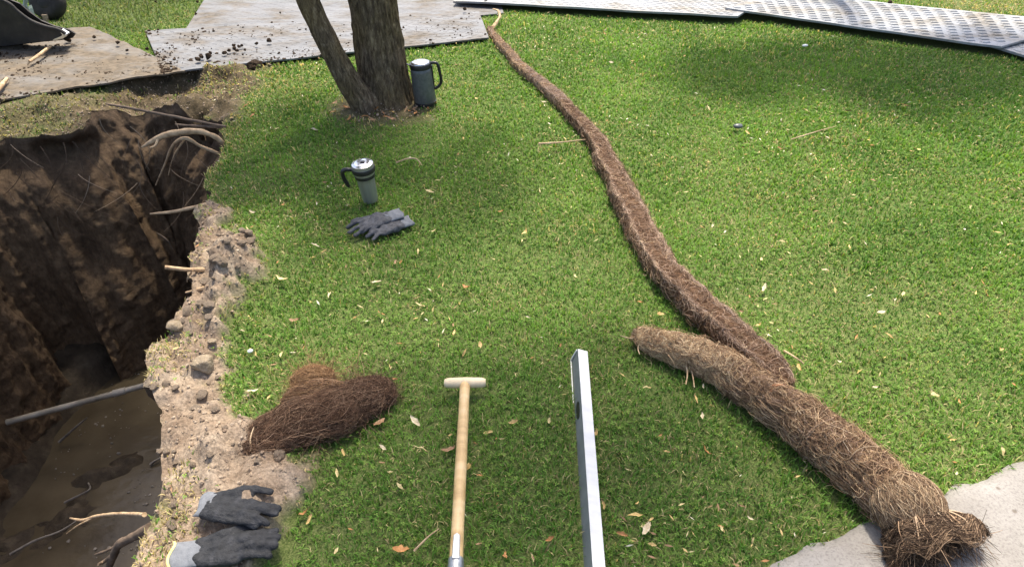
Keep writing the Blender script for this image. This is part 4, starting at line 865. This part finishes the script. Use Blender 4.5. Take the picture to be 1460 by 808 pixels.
clod(306, 499, .024, 'flat pale clod lying just above the largest tan clod', M['clod_lit'], 'soil clods on the spoil strip', 5, squash=.6)
clod(365, 98, .056, 'big dark ball of soil on the grass at the front of the grey mat', M['clod_dark'], 'dark soil lumps by the mats', 3)
clod(275, 93, .042, 'dark soil lump at the mat edge, leftmost of the row', M['clod_dark'], 'dark soil lumps by the mats', 0)
clod(312, 96, .045, 'low dark soil lump in the row between two heaps at the mat edge', M['clod_dark'], 'dark soil lumps by the mats', 6, squash=.7)
for i, (x, y, r) in enumerate([(290, 93, .022), (300, 94, .028), (303, 87, .014), (323, 88, .018), (330, 84, .017), (337, 82, .018), (343, 78, .014), (336, 77, .017), (347, 77, .014), (352, 83, .012), (341, 84, .014), (285, 97, .022), (349, 90, .011)]):
    clod(x, y, r, 'small dark soil crumb in the row along the grey mat edge', M['clod_dark'], 'dark soil crumbs on the mats', i, z=.05)
for i, (x, y, r) in enumerate([(369, 75, .016), (387, 71, .021), (284, 14, .014), (282, 32, .012), (172, 74, .018), (139, 66, .016), (663, 25, .018), (692, 14, .016), (402, 30, .010), (225, 14, .012), (1116, 11, .012), (1262, 24, .018), (1211, 14, .016), (390, 44, .010), (185, 85, .012), (214, 83, .014), (100, 69, .030), (60, 103, .012)]):
    clod(x, y, r, 'dark soil crumb lying alone on ' + ('the muddy brown mat' if x < 230 else 'the grey mat left of the twin trunk' if x < 500 else 'the grey mat near the tip of the long root' if x < 1000 else 'the pale diamond patterned mat'), M['clod_dark'], 'loose crumbs on the mats', i, z=.055 if x < 1000 else .10)
for i in range(26):
    x, y = random.gauss(334, 18), random.gauss(392, 34)
    if not pip(SOIL1, *G(x, y)[:2]) or pip(LIP, *G(x, y)[:2]): continue
    clod(x, y, random.uniform(.014, .032), ('big' if i % 2 else 'rough') + ' clod of spoil heaped on the ridge by the steel mug gloves', M['clod'], 'soil clods on the spoil strip', i, squash=random.uniform(.6, .9))
for i in range(16):
    x, y = random.uniform(225, 325), random.uniform(455, 600)
    if not pip(SOIL1, *G(x, y)[:2]) or pip(LIP, *G(x, y)[:2]): continue
    clod(x, y, random.uniform(.014, .026), 'flattened straw brown clod pressed in the spoil around the large pale tan clod', M['clod'], 'soil clods on the spoil strip', i, squash=random.uniform(.4, .7))
cnt = 0
while cnt < 46:
    x, y = random.uniform(205, 450), random.uniform(300, 790); p = G(x, y)
    if not (pip(SOIL1, p[0], p[1]) and edist(SOIL1, p[0], p[1]) > .03 and not pip(LIP, p[0], p[1])): continue
    if 265 < x < 440 and y > 680: continue
    r = random.choice([.008, .009, .010, .012, .015, .019]) * random.uniform(.8, 1.15)
    clod(x, y, r, ('tiny' if r < .0105 else 'knuckle sized' if r < .015 else 'fist sized') + ' brown soil clod ' + ('on the narrow upper end of the spoil strip' if y < 450 else 'on the spoil strip beside the large pale tan clod' if y < 570 else 'on the spoil between trench and fibre heap' if y < 680 else 'on the spoil just above the black gloves'), M['clod'], 'soil clods on the spoil strip', cnt, squash=random.uniform(.6, 1)); cnt += 1
# fine crumbs: one mass
bm = bmesh.new(); bmesh.ops.create_icosphere(bm, subdivisions=1, radius=1); IV = np.array([v.co for v in bm.verts]); IF = np.array([[v.index for v in f.verts] for f in bm.faces]); bm.free()
X = RNG.uniform(-3, -.3, 60000); Y_ = RNG.uniform(.6, 4.6, 60000); S = soil_mask(X, Y_); k = (RNG.random(60000) < S) & ~pip(LIP, X, Y_); X, Y_ = X[k][:4200], Y_[k][:4200]; n = len(X)
r = .002 + .005 * RNG.random(n) ** 3; Z = zg(X, Y_); jit = RNG.uniform(.65, 1.3, (n, len(IV), 1))
V = (IV[None] * jit * r[:, None, None] * RNG.uniform(.7, 1.2, (n, 1, 3)) + np.stack([X, Y_, Z + r * .3], 1)[:, None]).reshape(-1, 3); F = (IF[None] + (np.arange(n) * len(IV))[:, None, None]).reshape(-1, 3)
kind(tag(link('soil_crumbs', mesh_np('soil_crumbs', V, F, False), M['clod']), 'fine loose soil crumbs strewn along the trench edge', 'soil'), 'stuff')

def speck_mass(name, X, Y_, Z, r, m, label, cat):
    n = len(X); jit = RNG.uniform(.65, 1.3, (n, len(IV), 1)); V = (IV[None] * jit * r[:, None, None] * RNG.uniform(.6, 1.3, (n, 1, 3)) * [1, 1, .6] + np.stack([X, Y_, Z], 1)[:, None]).reshape(-1, 3)
    kind(tag(link(name, mesh_np(name, V, (IF[None] + (np.arange(n) * len(IV))[:, None, None]).reshape(-1, 3), False), m), label, cat), 'stuff')
def on_quad(Q, n, pu=1.0, pv=1.0):
    u, v = RNG.random(n) ** pu, RNG.random(n) ** pv; return ((1 - u) * (1 - v))[:, None] * Q[0] + (u * (1 - v))[:, None] * Q[1] + (u * v)[:, None] * Q[2] + ((1 - u) * v)[:, None] * Q[3]
q = np.concatenate([on_quad(MATQ[2], 1500, 1, 1.2), on_quad(MATQ[1], 900, 2.2, 2.6), on_quad(MATQ[1], 250)]); k = fbm(q[:, 0] * 4, q[:, 1] * 4, 41.0, 3) > .46; q = q[k]; n = len(q)
speck_mass('mat_dirt', q[:, 0], q[:, 1], np.full(n, .036), .003 + .009 * RNG.random(n) ** 3, M['clod_dark'], 'fine dark dirt strewn over the muddy mat and the front of the grey mat', 'dirt')
q = np.array([G(a, b, WZ)[:2] for a, b in zip(RNG.uniform(60, 235, 260), RNG.uniform(500, 800, 260))]); k = fbm(q[:, 0] * 5, q[:, 1] * 5, 51.0, 3) > .47; q = q[k]; n = len(q)
speck_mass('floating_debris', q[:, 0], q[:, 1], np.full(n, WZ + .002), .003 + .010 * RNG.random(n) ** 3, M['twig'], 'small bits of debris floating on the muddy trench water', 'debris')

# ------------------------------------------------------------------ digger bucket, wheel, plant at the top left
YB = float(G(6, 66, .066)[1])
prof = [(-90, -30), (-20, -8), (12, 5), (26, 17), (44, 30), (64, 38), (84, 43), (94, 49), (90, 55), (76, 58), (44, 61), (6, 66), (-40, 70), (-85, 60), (-110, 20)]
PB = np.array([PY(a, b, YB) for a, b in prof]); PB[:, 2] = np.maximum(PB[:, 2], .066); bb = np.array([PB[:, 0].mean(), YB, .066])
bk = thing('digger_bucket', 'dark dirty steel digger bucket with a worn silver cutting lip at top left', 'bucket', bb.tolist())
k = MB(); k.prism(PB - bb, (0, .012, 0)); k.build('side_plate', M['bucket'], bk, False)
k = MB(); k.prism(PB - bb + [0, .10, -.03], (0, .012, 0)); k.build('side_plate', M['bucket'], bk, False)
sh = PB[8:] - bb; k = MB(); V = np.concatenate([sh + [0, .012, 0], sh + [0, .10, 0]]); n = len(sh); k.add(V, [(i, i + 1, n + i + 1, n + i) for i in range(n - 1)]); o = k.build('shell', M['bucket'], bk); so = o.modifiers.new('thick', 'SOLIDIFY'); so.thickness = .01
k = MB(); k.tube(smooth_path(PB[1:8] - bb + [0, -.004, .004], 30), .011, 8); k.build('rim', M['rubber'], bk)
lipv = np.array([PY(86, 43.5, YB), PY(95, 49, YB), PY(91, 54.5, YB), PY(76, 57.5, YB), PY(78, 55.5, YB), PY(89, 51, YB), PY(90, 49, YB)]) - bb + [0, -.012, 0]
k = MB(); k.prism(lipv, (0, .05, 0)); k.build('cutting_lip', M['blade'], bk, False)
wc = PY(68, 4, 5.35); wb = np.array([wc[0], wc[1], .05]); wh = thing('machine_wheel', 'black rubber wheel on a stubby brown strut behind the digger bucket', 'wheel', wb.tolist())
R = Matrix.Translation(Vector(wc - wb)) @ Matrix.Rotation(math.radians(68), 4, 'X')
MB().lathe([(.045, -.05), (.09, -.055), (.115, -.04), (.122, -.01), (.122, .01), (.115, .04), (.09, .055), (.045, .05)], 44, R).build('tyre', M['rubber'], wh); tyre = wh.children[0]
MB().lathe([(.0005, .056), (.03, .056), (.046, .05), (.046, -.05), (.0005, -.056)], 32, R).build('hub', M['bucket'], wh)
k = MB(); k.tube([wc - wb + [0, -.09, -.06], wc - wb + [0, -.10, -.12], wc - wb + [0, -.10, -(wc - wb)[2] - .04]], [.020, .018, .018], 12); k.build('strut', M['clod'], wh)
lv = np.array([PY(38, -30, 5.1), PY(37, -2, 5.1), PY(34, 16, 5.1), PY(42, 26, 5.1)]); lb = np.array([lv[3][0], lv[3][1], .0])
lever = thing('lever', 'grey green painted metal lever standing between bucket and wheel', 'lever', lb.tolist())
k = MB(); k.tube(smooth_path(lv[:3] - lb, 12), .014, 10); k.build('rod', M['paint'], lever)
k = MB(); k.prism([PY(30, 20, 5.08) - lb, PY(39, 10, 5.08) - lb, PY(41, 14, 5.08) - lb, PY(47, 33, 5.08) - lb, PY(36, 26, 5.08) - lb], (0, .05, 0)); k.build('bracket', M['paint'], lever, False)
k = MB(); k.tube([PY(34, 25, 5.1) - lb, np.array([0, 0, -.02])], .012, 8); k.build('post', M['paint'], lever)
st = np.array([G(72, 66, .07), G(58, 77, .07), G(42, 88, .065)]); o = MB().tube(st - st[0], [.009, .011, .010], 8, nz=.2).build('stick', M['root'], None, loc=st[0].tolist()); tag(o, 'pale straight stick lying on the muddy mat below the digger bucket', 'stick')
st = np.array([G(10, 112, .065), G(2, 122, .065), G(-12, 140, .06)]); o = MB().tube(st - st[0], [.010, .012, .012], 8, nz=.2).build('stick', M['root'], None, loc=st[0].tolist()); tag(o, 'tan stick on the muddy mat at the left edge of the photo', 'stick')
clod(-2, 88, .05, 'dark soil lump at the left edge on the muddy mat', M['clod_dark'], 'dark soil lumps by the mats', 4, z=.05)
plb = G(112, -22); pl = thing('leafy_plant', 'yellow green strap leaved plant beyond the far grass patch', 'plant', [plb[0], plb[1], 0])
def strap_leaf(P, w0):
    P = smooth_path(P, 10); V = []; T = np.gradient(P, axis=0)
    for i in range(10):
        s_ = np.cross(T[i], [0, .3, 1]); s_ /= np.linalg.norm(s_); ww = w0 * math.sin(math.pi * (.12 + .86 * i / 9)) ; V += [P[i] - s_ * ww, P[i] + [0, 0, -.004], P[i] + s_ * ww]
    F = []
    for i in range(9):
        a = i * 3; F += [(a, a + 1, a + 4, a + 3), (a + 1, a + 2, a + 5, a + 4)]
    return np.array(V), F
M['strap'] = simple('yellow_green_leaf', [(.3, (.24, .34, .07)), (.7, (.42, .50, .16))], 14, .45)
M['stem_g'] = simple('green_stem', [(.3, (.06, .10, .03)), (.7, (.12, .17, .05))], 14, .6)
for q in ([(104, -25), (108, 0), (113, 15)], [(105, -28), (114, 0), (123, 12)], [(106, -30), (100, -10), (96, 0)], [(108, -34), (122, -20), (134, -8)]):
    V, F = strap_leaf([PY(a, b, plb[1] - .05 * i) - [plb[0], plb[1], 0] for i, (a, b) in enumerate(q)], .014); k = MB(); k.add(V, F); o = k.build('leaf', M['strap'], pl); so = o.modifiers.new('thick', 'SOLIDIFY'); so.thickness = .0015
top = PY(105, -26, plb[1]) - [plb[0], plb[1], 0]; MB().tube(smooth_path([(0, 0, -.03), top * [.5, 1, .5], top], 10), np.linspace(.012, .007, 10), 8).build('stem', M['stem_g'], pl)
# dark clipped hedge along the far edge, only its foot in view
hx0, hx1 = G(-120, -8), G(300, -14); hb_ = (hx0 + hx1) / 2; hd = thing('hedge', 'dark green hedge along the far edge of the lawn behind the wheel', 'hedge', hb_.tolist())
n = 9000; u = RNG.random(n); P = hx0 + (hx1 - hx0) * u[:, None] + RNG.uniform(-1, 1, (n, 3)) * [.1, .0, 0]; P[:, 1] += RNG.uniform(.10, .55, n); P[:, 2] = .02 + RNG.random(n) * .95
a = RNG.normal(0, 1, (n, 3)); a /= np.linalg.norm(a, axis=1)[:, None]; b = np.cross(a, RNG.normal(0, 1, (n, 3))); b /= np.linalg.norm(b, axis=1)[:, None]; s_ = RNG.uniform(.02, .045, (n, 1))
V = np.stack([P - a * s_, P + b * s_ * .45, P + a * s_, P - b * s_ * .45], 1).reshape(-1, 3) - hb_; kind(link('foliage', mesh_np('foliage', V, np.arange(n * 4).reshape(n, 4), False, np.repeat(np.array([.04, .07, .02]) * RNG.uniform(.5, 1.4, (n, 1)), 4, 0)), M['leafcrown'], hd), 'stuff')
for i in range(9):
    q = (hx0 + (hx1 - hx0) * (i + .5) / 9) - hb_ + [0, .3, 0]; MB().tube([q + [0, 0, -.05], q + [.02, 0, .4], q + [-.02, .02, .85]], [.02, .016, .006], 7).build('stem', M['bark'], hd)

# ------------------------------------------------------------------ grass
BODIES = []
for Bd, f in ((A, .72), (B_, .72)): BODIES.append(Bd)
def under(X, Y):                                                  # strips where the root masses press the turf
    k = np.zeros(X.shape, bool)
    for Bd in BODIES:
        for i in range(0, Bd.n, 5): k |= np.hypot(X - Bd.C[i, 0], Y - Bd.C[i, 1]) < Bd.W[i] * .72
    for seg, w_ in ((np.array([a0[:2], a0[:2] + dv[:2] / np.linalg.norm(dv[:2]) * 1.05]), .026), (np.array([s1p[:2], s1p[:2] + sdv[:2] / sl * .9]), .016), (np.array([s1p[:2] - [.06, 0], s1p[:2] + [.06, 0]]), .014),
                    (GP([(392, 620), (475, 590), (530, 564)]), .055), (np.array([g1[:2], g1e[:2]]), .028), (np.array([g2[:2], g2e[:2]]), .028), (np.array([g3[:2], g3e[:2]]), .04), (np.array([g4[:2], g4e[:2]]), .04)):
        k |= edist(seg, X, Y, False) < w_
    return k
def grass_fields(X, Y):
    inp = pip(LIP, X, Y); S = soil_mask(X, Y); keep = ~inp
    sp_ = sdf(PATHQ, X, Y); keep &= sp_ < .012 * (fbm(X * 20, Y * 20, 1.0, 3) - .2)
    for Q in MATQ: keep &= sdf(Q, X, Y) < -.005
    keep &= np.hypot(X - tbase[0], Y - tbase[1]) > .155 + .03 * vn(X * 20, Y * 20); keep &= np.hypot(X - tbase[0] - s0[0] - .01, Y - tbase[1] - s0[1] - .02) > .10
    keep &= np.hypot(X - jb[0], Y - jb[1]) > .058; keep &= np.hypot(X - mb[0], Y - mb[1]) > .030
    dl = edist(LIP, X, Y)
    dens = np.clip(1 - S * 1.15, 0, 1)
    for (px, py, r, a) in ((238, 505, .09, .75), (228, 535, .07, .6), (255, 455, .05, .5), (250, 755, .08, .8), (240, 785, .07, .7), (262, 690, .05, .45), (285, 345, .05, .5), (285, 375, .05, .5), (295, 310, .06, .5), (160, 128, .2, .4), (60, 165, .3, .38), (300, 115, .2, .45), (20, 180, .1, .35), (340, 120, .2, .4)):
        c = G(px, py); dens = np.maximum(dens, a * np.exp(-((X - c[0]) ** 2 + (Y - c[1]) ** 2) / r ** 2))
    dens *= np.clip(.45 + 1.05 * fbm(X * 4, Y * 4, 2.0, 4), .35, 1.1)
    dry = np.clip(S * 1.0 + .55 * np.exp(-dl / .10), 0, 1)
    for (px, py, r) in ((1420, 8, .5), (40, 165, .5), (320, 120, .35)):
        c = G(px, py); dry = np.maximum(dry, .8 * np.exp(-((X - c[0]) ** 2 + (Y - c[1]) ** 2) / r ** 2))
    return keep, dens, dry, S
def build_grass(name, n, region, lmin, lmax, wid, label, prob):
    x0, x1, y0, y1 = region; X = RNG.uniform(x0, x1, n); Y = RNG.uniform(y0, y1, n)
    k = RNG.random(n) < prob(X, Y); X, Y = X[k], Y[k]
    keep, dens, dry, S = grass_fields(X, Y); keep &= ~(under(X, Y) & (RNG.random(len(X)) < .92)); k = keep & (RNG.random(len(X)) < dens); X, Y, dry, S = X[k], Y[k], dry[k], S[k]; n = len(X)
    Z = zg(X, Y, S) - .003; dist = np.hypot(X, Y)
    lush = fbm(X * 2.1, Y * 2.1, 5.0, 3); L = RNG.uniform(lmin, lmax, n) * (.65 + .7 * lush) * (1 - .25 * dry)
    ph = RNG.uniform(0, 2 * math.pi, n) + 0; lean = np.abs(RNG.normal(.75, .36, n)).clip(.05, 1.4); hx, hy = np.cos(ph), np.sin(ph)
    W = wid * RNG.uniform(.6, 1.4, n) * np.clip(dist / 2.4, .9, 1.9); sx, sy = -hy * W / 2, hx * W / 2
    b = np.stack([X, Y, Z], 1); l1 = lean * .6; m_ = b + np.stack([hx * np.sin(l1), hy * np.sin(l1), np.cos(l1)], 1) * (L * .55)[:, None]
    l2 = lean * 1.75; tip = m_ + np.stack([hx * np.sin(l2), hy * np.sin(l2), np.cos(l2)], 1) * (L * .5)[:, None]; sd3 = np.stack([sx, sy, np.zeros(n)], 1)
    V = np.stack([b - sd3, b + sd3, m_ + sd3 * .85, m_ - sd3 * .85, tip], 1).reshape(-1, 3); o = (np.arange(n) * 5)[:, None]
    F = np.concatenate([o + [0, 1, 2], o + [0, 2, 3], o + [3, 2, 4]])
    g1, g2, g3 = np.array([.086, .200, .027]), np.array([.152, .300, .044]), np.array([.31, .385, .115]); dr = np.array([.50, .42, .21])
    t1 = fbm(X * 3.3, Y * 3.3, 9.0, 3); r = RNG.random(n); c = g1 + (g2 - g1) * np.clip((t1 - .3) * 2.2 + .5 * (r - .5), 0, 1)[:, None]; c = c + (g3 - c) * (np.clip((r - .62) * 1.6, 0, 1) * (.4 + .9 * fbm(X * 1.4, Y * 1.4, 3.0, 2)))[:, None]
    isd = RNG.random(n) < (.055 + .10 * (fbm(X * 4, Y * 4, 12.0, 3) > .56) + dry * .75); c = np.where(isd[:, None], dr * RNG.uniform(.6, 1.25, (n, 1)), c); c = c * RNG.uniform(.7, 1.3, (n, 1))
    cl_ = G(150, 20); mud_and_shade = np.exp(-(((X - cl_[0]) / .9) ** 2 + ((Y - cl_[1]) / .8) ** 2))[:, None] * .92; cl_ = G(90, 150); mud_and_shade = np.maximum(mud_and_shade, np.exp(-(((X - cl_[0]) / .75) ** 2 + ((Y - cl_[1]) / .42) ** 4))[:, None] * .8); c = c * (1 - mud_and_shade) + mud_and_shade * (c * .25 + np.array([.075, .085, .045]))  # far-left patch has shade painted into blade colour; trench strip is muddied
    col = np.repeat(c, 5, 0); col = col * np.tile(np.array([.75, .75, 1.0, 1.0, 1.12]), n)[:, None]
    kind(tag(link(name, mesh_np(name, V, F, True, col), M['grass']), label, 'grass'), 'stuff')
def view_half(Y): return .5 + 1.02 * np.sqrt(Y ** 2 + H ** 2) * .78
def prob_near(X, Y):
    inside = np.abs(X) < view_half(Y); return np.where(inside, np.clip(1.25 - Y * .16, .30, 1), .10)
build_grass('lawn_grass', 1000000, (-4.6, 4.6, .55, 6.6), .018, .036, .0036, 'short mown green grass with yellowed blades covering the lawn', prob_near)
# clover and small broad-leaved weeds
def build_clover(n, region):
    x0, x1, y0, y1 = region; X = RNG.uniform(x0, x1, n); Y = RNG.uniform(y0, y1, n); cl = fbm(X * 3, Y * 3, 14.0, 3)
    keep, dens, dry, S = grass_fields(X, Y); k = keep & ~under(X, Y) & (RNG.random(n) < dens * np.clip((cl - .38) * 3.5, .06, 1)) & (np.abs(X) < view_half(Y)); X, Y, S = X[k], Y[k], S[k]; n = len(X)
    Z = zg(X, Y, S) + RNG.uniform(.010, .027, n); a0 = RNG.uniform(0, 6.28, n); R = RNG.uniform(.0036, .0070, n); V = []
    tl = RNG.normal(0, .3, (n, 2))
    for q in range(3):
        a = a0 + q * 2.094; d = np.stack([np.cos(a), np.sin(a)], 1); s_ = np.stack([-d[:, 1], d[:, 0]], 1)
        for (f, g) in ((0, 0), (.7, -.5), (1.05, 0), (.7, .5)):
            xy = d * (R * f)[:, None] + s_ * (R * g)[:, None]; V.append(np.column_stack([X + xy[:, 0], Y + xy[:, 1], Z + (xy * tl).sum(1) + (.0015 if g else 0)]))
    V = np.stack(V, 1).reshape(-1, 3); o = (np.arange(n) * 12)[:, None]; F = np.concatenate([o + np.array([0, 1, 2, 3]) + 4 * q for q in range(3)])
    c = np.array([.15, .255, .045]) * RNG.uniform(.6, 1.4, (n, 1)) + np.array([.03, .02, .0]) * RNG.random((n, 1))
    kind(tag(link('clover', mesh_np('clover', V, F, True, np.repeat(c, 12, 0)), M['grass']), 'small clover and weed leaves growing through the lawn', 'clover'), 'stuff')
build_clover(60000, (-3.2, 3.2, .7, 4.5))

# ------------------------------------------------------------------ fallen leaves and scraps
LV = []
for i in range(8):
    rr = random.Random(i); n = 7; P = []; wv = rr.uniform(.18, .42); cu = rr.uniform(-.6, 1.0); bend = rr.uniform(-.35, .35); V = []
    for k in range(n):
        f = k / (n - 1); ww = wv * math.sin(math.pi * min(1, .06 + f * .93)) ** .8; x = f - .5; y = bend * (f - .5) ** 2 + rr.uniform(-.03, .03); ww *= rr.uniform(.7, 1.2); z = cu * .5 * (f - .5) ** 2 + rr.uniform(-.05, .05)
        V += [(x, y - ww * .5, z + .07), (x, y, z), (x, y + ww * .5, z + .07 * rr.uniform(.5, 1.4))]
    F = []
    for k in range(n - 1): a = k * 3; F += [(a, a + 3, a + 4, a + 1), (a + 1, a + 4, a + 5, a + 2)]
    me = mesh_np('fallen_leaf', V, F, True); row = []
    for m in M['leaves']: me2 = me.copy(); me2.materials.append(m); row.append(me2)
    LV.append(row)
LEAFG = 'dry leaves fallen on the lawn'
def where(px, py):
    if px > 1050 and py > 560: return 'right of the thick root roll, by the concrete path'
    if px > 870 + (py - 300) * .9 and py > 230: return 'right of the long root in the sunny lawn'
    if px > 780 and py <= 230: return 'on the far right lawn below the pale mats'
    if py < 130: return 'on the lawn near the grey mat'
    if py < 215: return 'around the twin tree and the jug' if px < 680 else 'left of the far end of the long root'
    if py < 380: return 'around the steel mug and its gloves' if px < 640 else 'left of the middle of the long root'
    if py < 530: return 'above the fibre heap, near the spoil strip' if px < 600 else 'above the spade and the metal bar'
    if px < 640: return 'between the fibre heap and the spade'
    if px < 825: return 'between the spade and the metal bar'
    return 'between the metal bar and the root roll'
def leaf(px, py, size):
    p = G(px, py, .025); zz = float(zg(p[0], p[1])) + random.uniform(.020, .032); ci = random.choices(range(5), (3, 4, 4, 2.5, 2))[0]; ln = random.choice(LV)[ci]
    o = link('fallen_leaf', ln, None, None, [p[0], p[1], zz]); o.scale = (size, size * random.uniform(.8, 1.3), size * random.uniform(.6, 1.5)); o.rotation_euler = (random.gauss(0, .3), random.gauss(0, .25), random.uniform(0, 6.28))
    return tag(o, ('larger ' if size > .034 else 'small ') + LEAFC[ci][0] + ' dry leaf ' + where(px, py), 'leaf', LEAFG)
spec = [(500, 336), (586, 227), (612, 273), (462, 358), (749, 332), (596, 357), (664, 409), (536, 402), (541, 601), (494, 608), (592, 602), (570, 693), (481, 676), (572, 784), (906, 735), (888, 760), (921, 750), (921, 757), (990, 570), (922, 553), (1176, 386), (1115, 345), (1256, 446), (941, 448), (880, 225), (1066, 190), (1010, 155), (820, 140), (775, 145), (450, 350), (617, 330), (533, 333), (598, 436), (668, 668), (1090, 410), (1140, 520), (1330, 560), (1390, 420), (1300, 215), (1370, 150), (1270, 70), (1290, 150), (1230, 65), (1210, 160), (1240, 150), (470, 600), (640, 640), (600, 640), (400, 400), (420, 455), (470, 420), (350, 150), (410, 155), (395, 185), (360, 165), (448, 185), (560, 165)]
for (x, y) in spec: leaf(x, y, random.uniform(.030, .048))
cnt = 0
while cnt < 140:
    x, y = random.uniform(300, 1458), random.uniform(20, 800); p = G(x, y)
    if random.random() > (.35 + .65 * min(1, (y + 60) / 500)): continue
    if pip(LIP, p[0], p[1]) or soil_mask(p[0:1], p[1:2])[0] > .3 or sdf(PATHQ, p[0], p[1]) > -.02 or any(sdf(Q, p[0], p[1]) > -.03 for Q in MATQ) or under(p[0:1], p[1:2])[0]: continue
    leaf(x, y, random.uniform(.013, .033)); cnt += 1
for i in range(22):
    a = random.uniform(3.4, 6.0); r = random.uniform(.19, .34); p = tbase + [r * math.cos(a), r * math.sin(a), 0]
    o = link('fallen_leaf', random.choice(LV)[random.choice((0, 4))], None, None, [p[0], p[1], random.uniform(.02, .035)]); o.scale = (.045,) * 3; o.rotation_euler = (random.gauss(0, .3), random.gauss(0, .3), random.uniform(0, 6.3)); tag(o, 'reddish brown leaf at the foot of the twin trunk, on the ' + ('stem side' if a < 4.3 else 'camera side' if a < 5.1 else 'jug side'), 'leaf', 'leaves gathered at the tree foot')
# tiny litter: one mass
n = 9000; X = RNG.uniform(-2.6, 4, n); Y_ = RNG.uniform(.8, 5.6, n); keep, dens, dry, S = grass_fields(X, Y_); k = keep & (RNG.random(n) < dens * np.clip((fbm(X * 2.3, Y_ * 2.3, 21.0, 3) - .40) * 3.5, 0.05, 1)) & ~under(X, Y_); X, Y_ = X[k], Y_[k]; n = len(X)
Z = zg(X, Y_) + RNG.uniform(.012, .026, n); a = RNG.uniform(0, 6.28, n); L = RNG.uniform(.004, .014, n); W = L * RNG.uniform(.25, .6, n); d = np.stack([np.cos(a), np.sin(a), RNG.normal(0, .25, n)], 1); s_ = np.stack([-np.sin(a), np.cos(a), RNG.normal(0, .3, n)], 1); c = np.stack([X, Y_, Z], 1)
V = np.stack([c - d * L[:, None], c + s_ * W[:, None] * .5, c + d * L[:, None], c - s_ * W[:, None] * .5], 1).reshape(-1, 3); pal = np.array([(.50, .36, .15), (.58, .47, .24), (.40, .20, .08), (.62, .56, .40), (.30, .18, .10)])
kind(tag(link('leaf_litter', mesh_np('leaf_litter', V, np.arange(n * 4).reshape(n, 4), False, np.repeat(pal[RNG.integers(0, 5, n)], 4, 0)), M['strand']), 'tiny dry bits of leaf scattered through the grass', 'leaf litter'), 'stuff')
def scrap(name, px, py, r, m, label, cat, rz=.6):
    p = G(px, py, .03); V, F = lump((0, 0, 0), r, px * .01, .2, 2, 20); o = link(name, mesh_np(name, V, F), m, None, p.tolist()); o.rotation_euler = (0, .1, rz); tag(o, label, cat)
scrap('paper_scrap', 1148, 65, (.030, .013, .008), M['white'], 'small white scrap lying in the dark grass below the pale mat', 'scrap')
scrap('stone', 1052, 180, (.030, .018, .014), M['jug'], 'small dark grey stone in the grass right of the long root', 'stone', .3)
scrap('paper_scrap', 357, 500, (.010, .008, .006), M['white'], 'tiny white fleck in the grass right of the spoil strip', 'scrap')
def twig(pts, r, label, m=M['root']):
    P = np.array([G(a, b, z) for a, b, z in pts]); o = MB().tube(smooth_path(P - P[0], 16), np.linspace(r, r * .4, 16), 6, nz=.2).build('twig', m, None, loc=P[0].tolist()); tag(o, label, 'twig', 'twigs on the lawn')
twig([(768, 205, .045), (785, 204, .05), (800, 203, .045), (835, 199, .04)], .006, 'pale twig with a green end lying left of the long root')
twig([(1128, 199, .03), (1150, 192, .05), (1170, 186, .055), (1192, 180, .04)], .0035, 'long thin dry stalk in the grass of the far right lawn')
twig([(565, 232, .04), (582, 226, .06), (594, 227, .055), (602, 236, .04)], .004, 'curved dry stalk in the grass right of the steel mug')
twig([(590, 785, .04), (610, 765, .045), (626, 753, .04)], .003, 'thin dry stalk in the grass left of the spade shaft')
twig([(1118, 500, .04), (1132, 508, .055), (1146, 518, .045)], .004, 'short pale stalk in the grass beside the root roll')
twig([(358, 642, .05), (357, 625, .07), (362, 608, .08)], .003, 'thin upright root shred at the left end of the fibre heap')
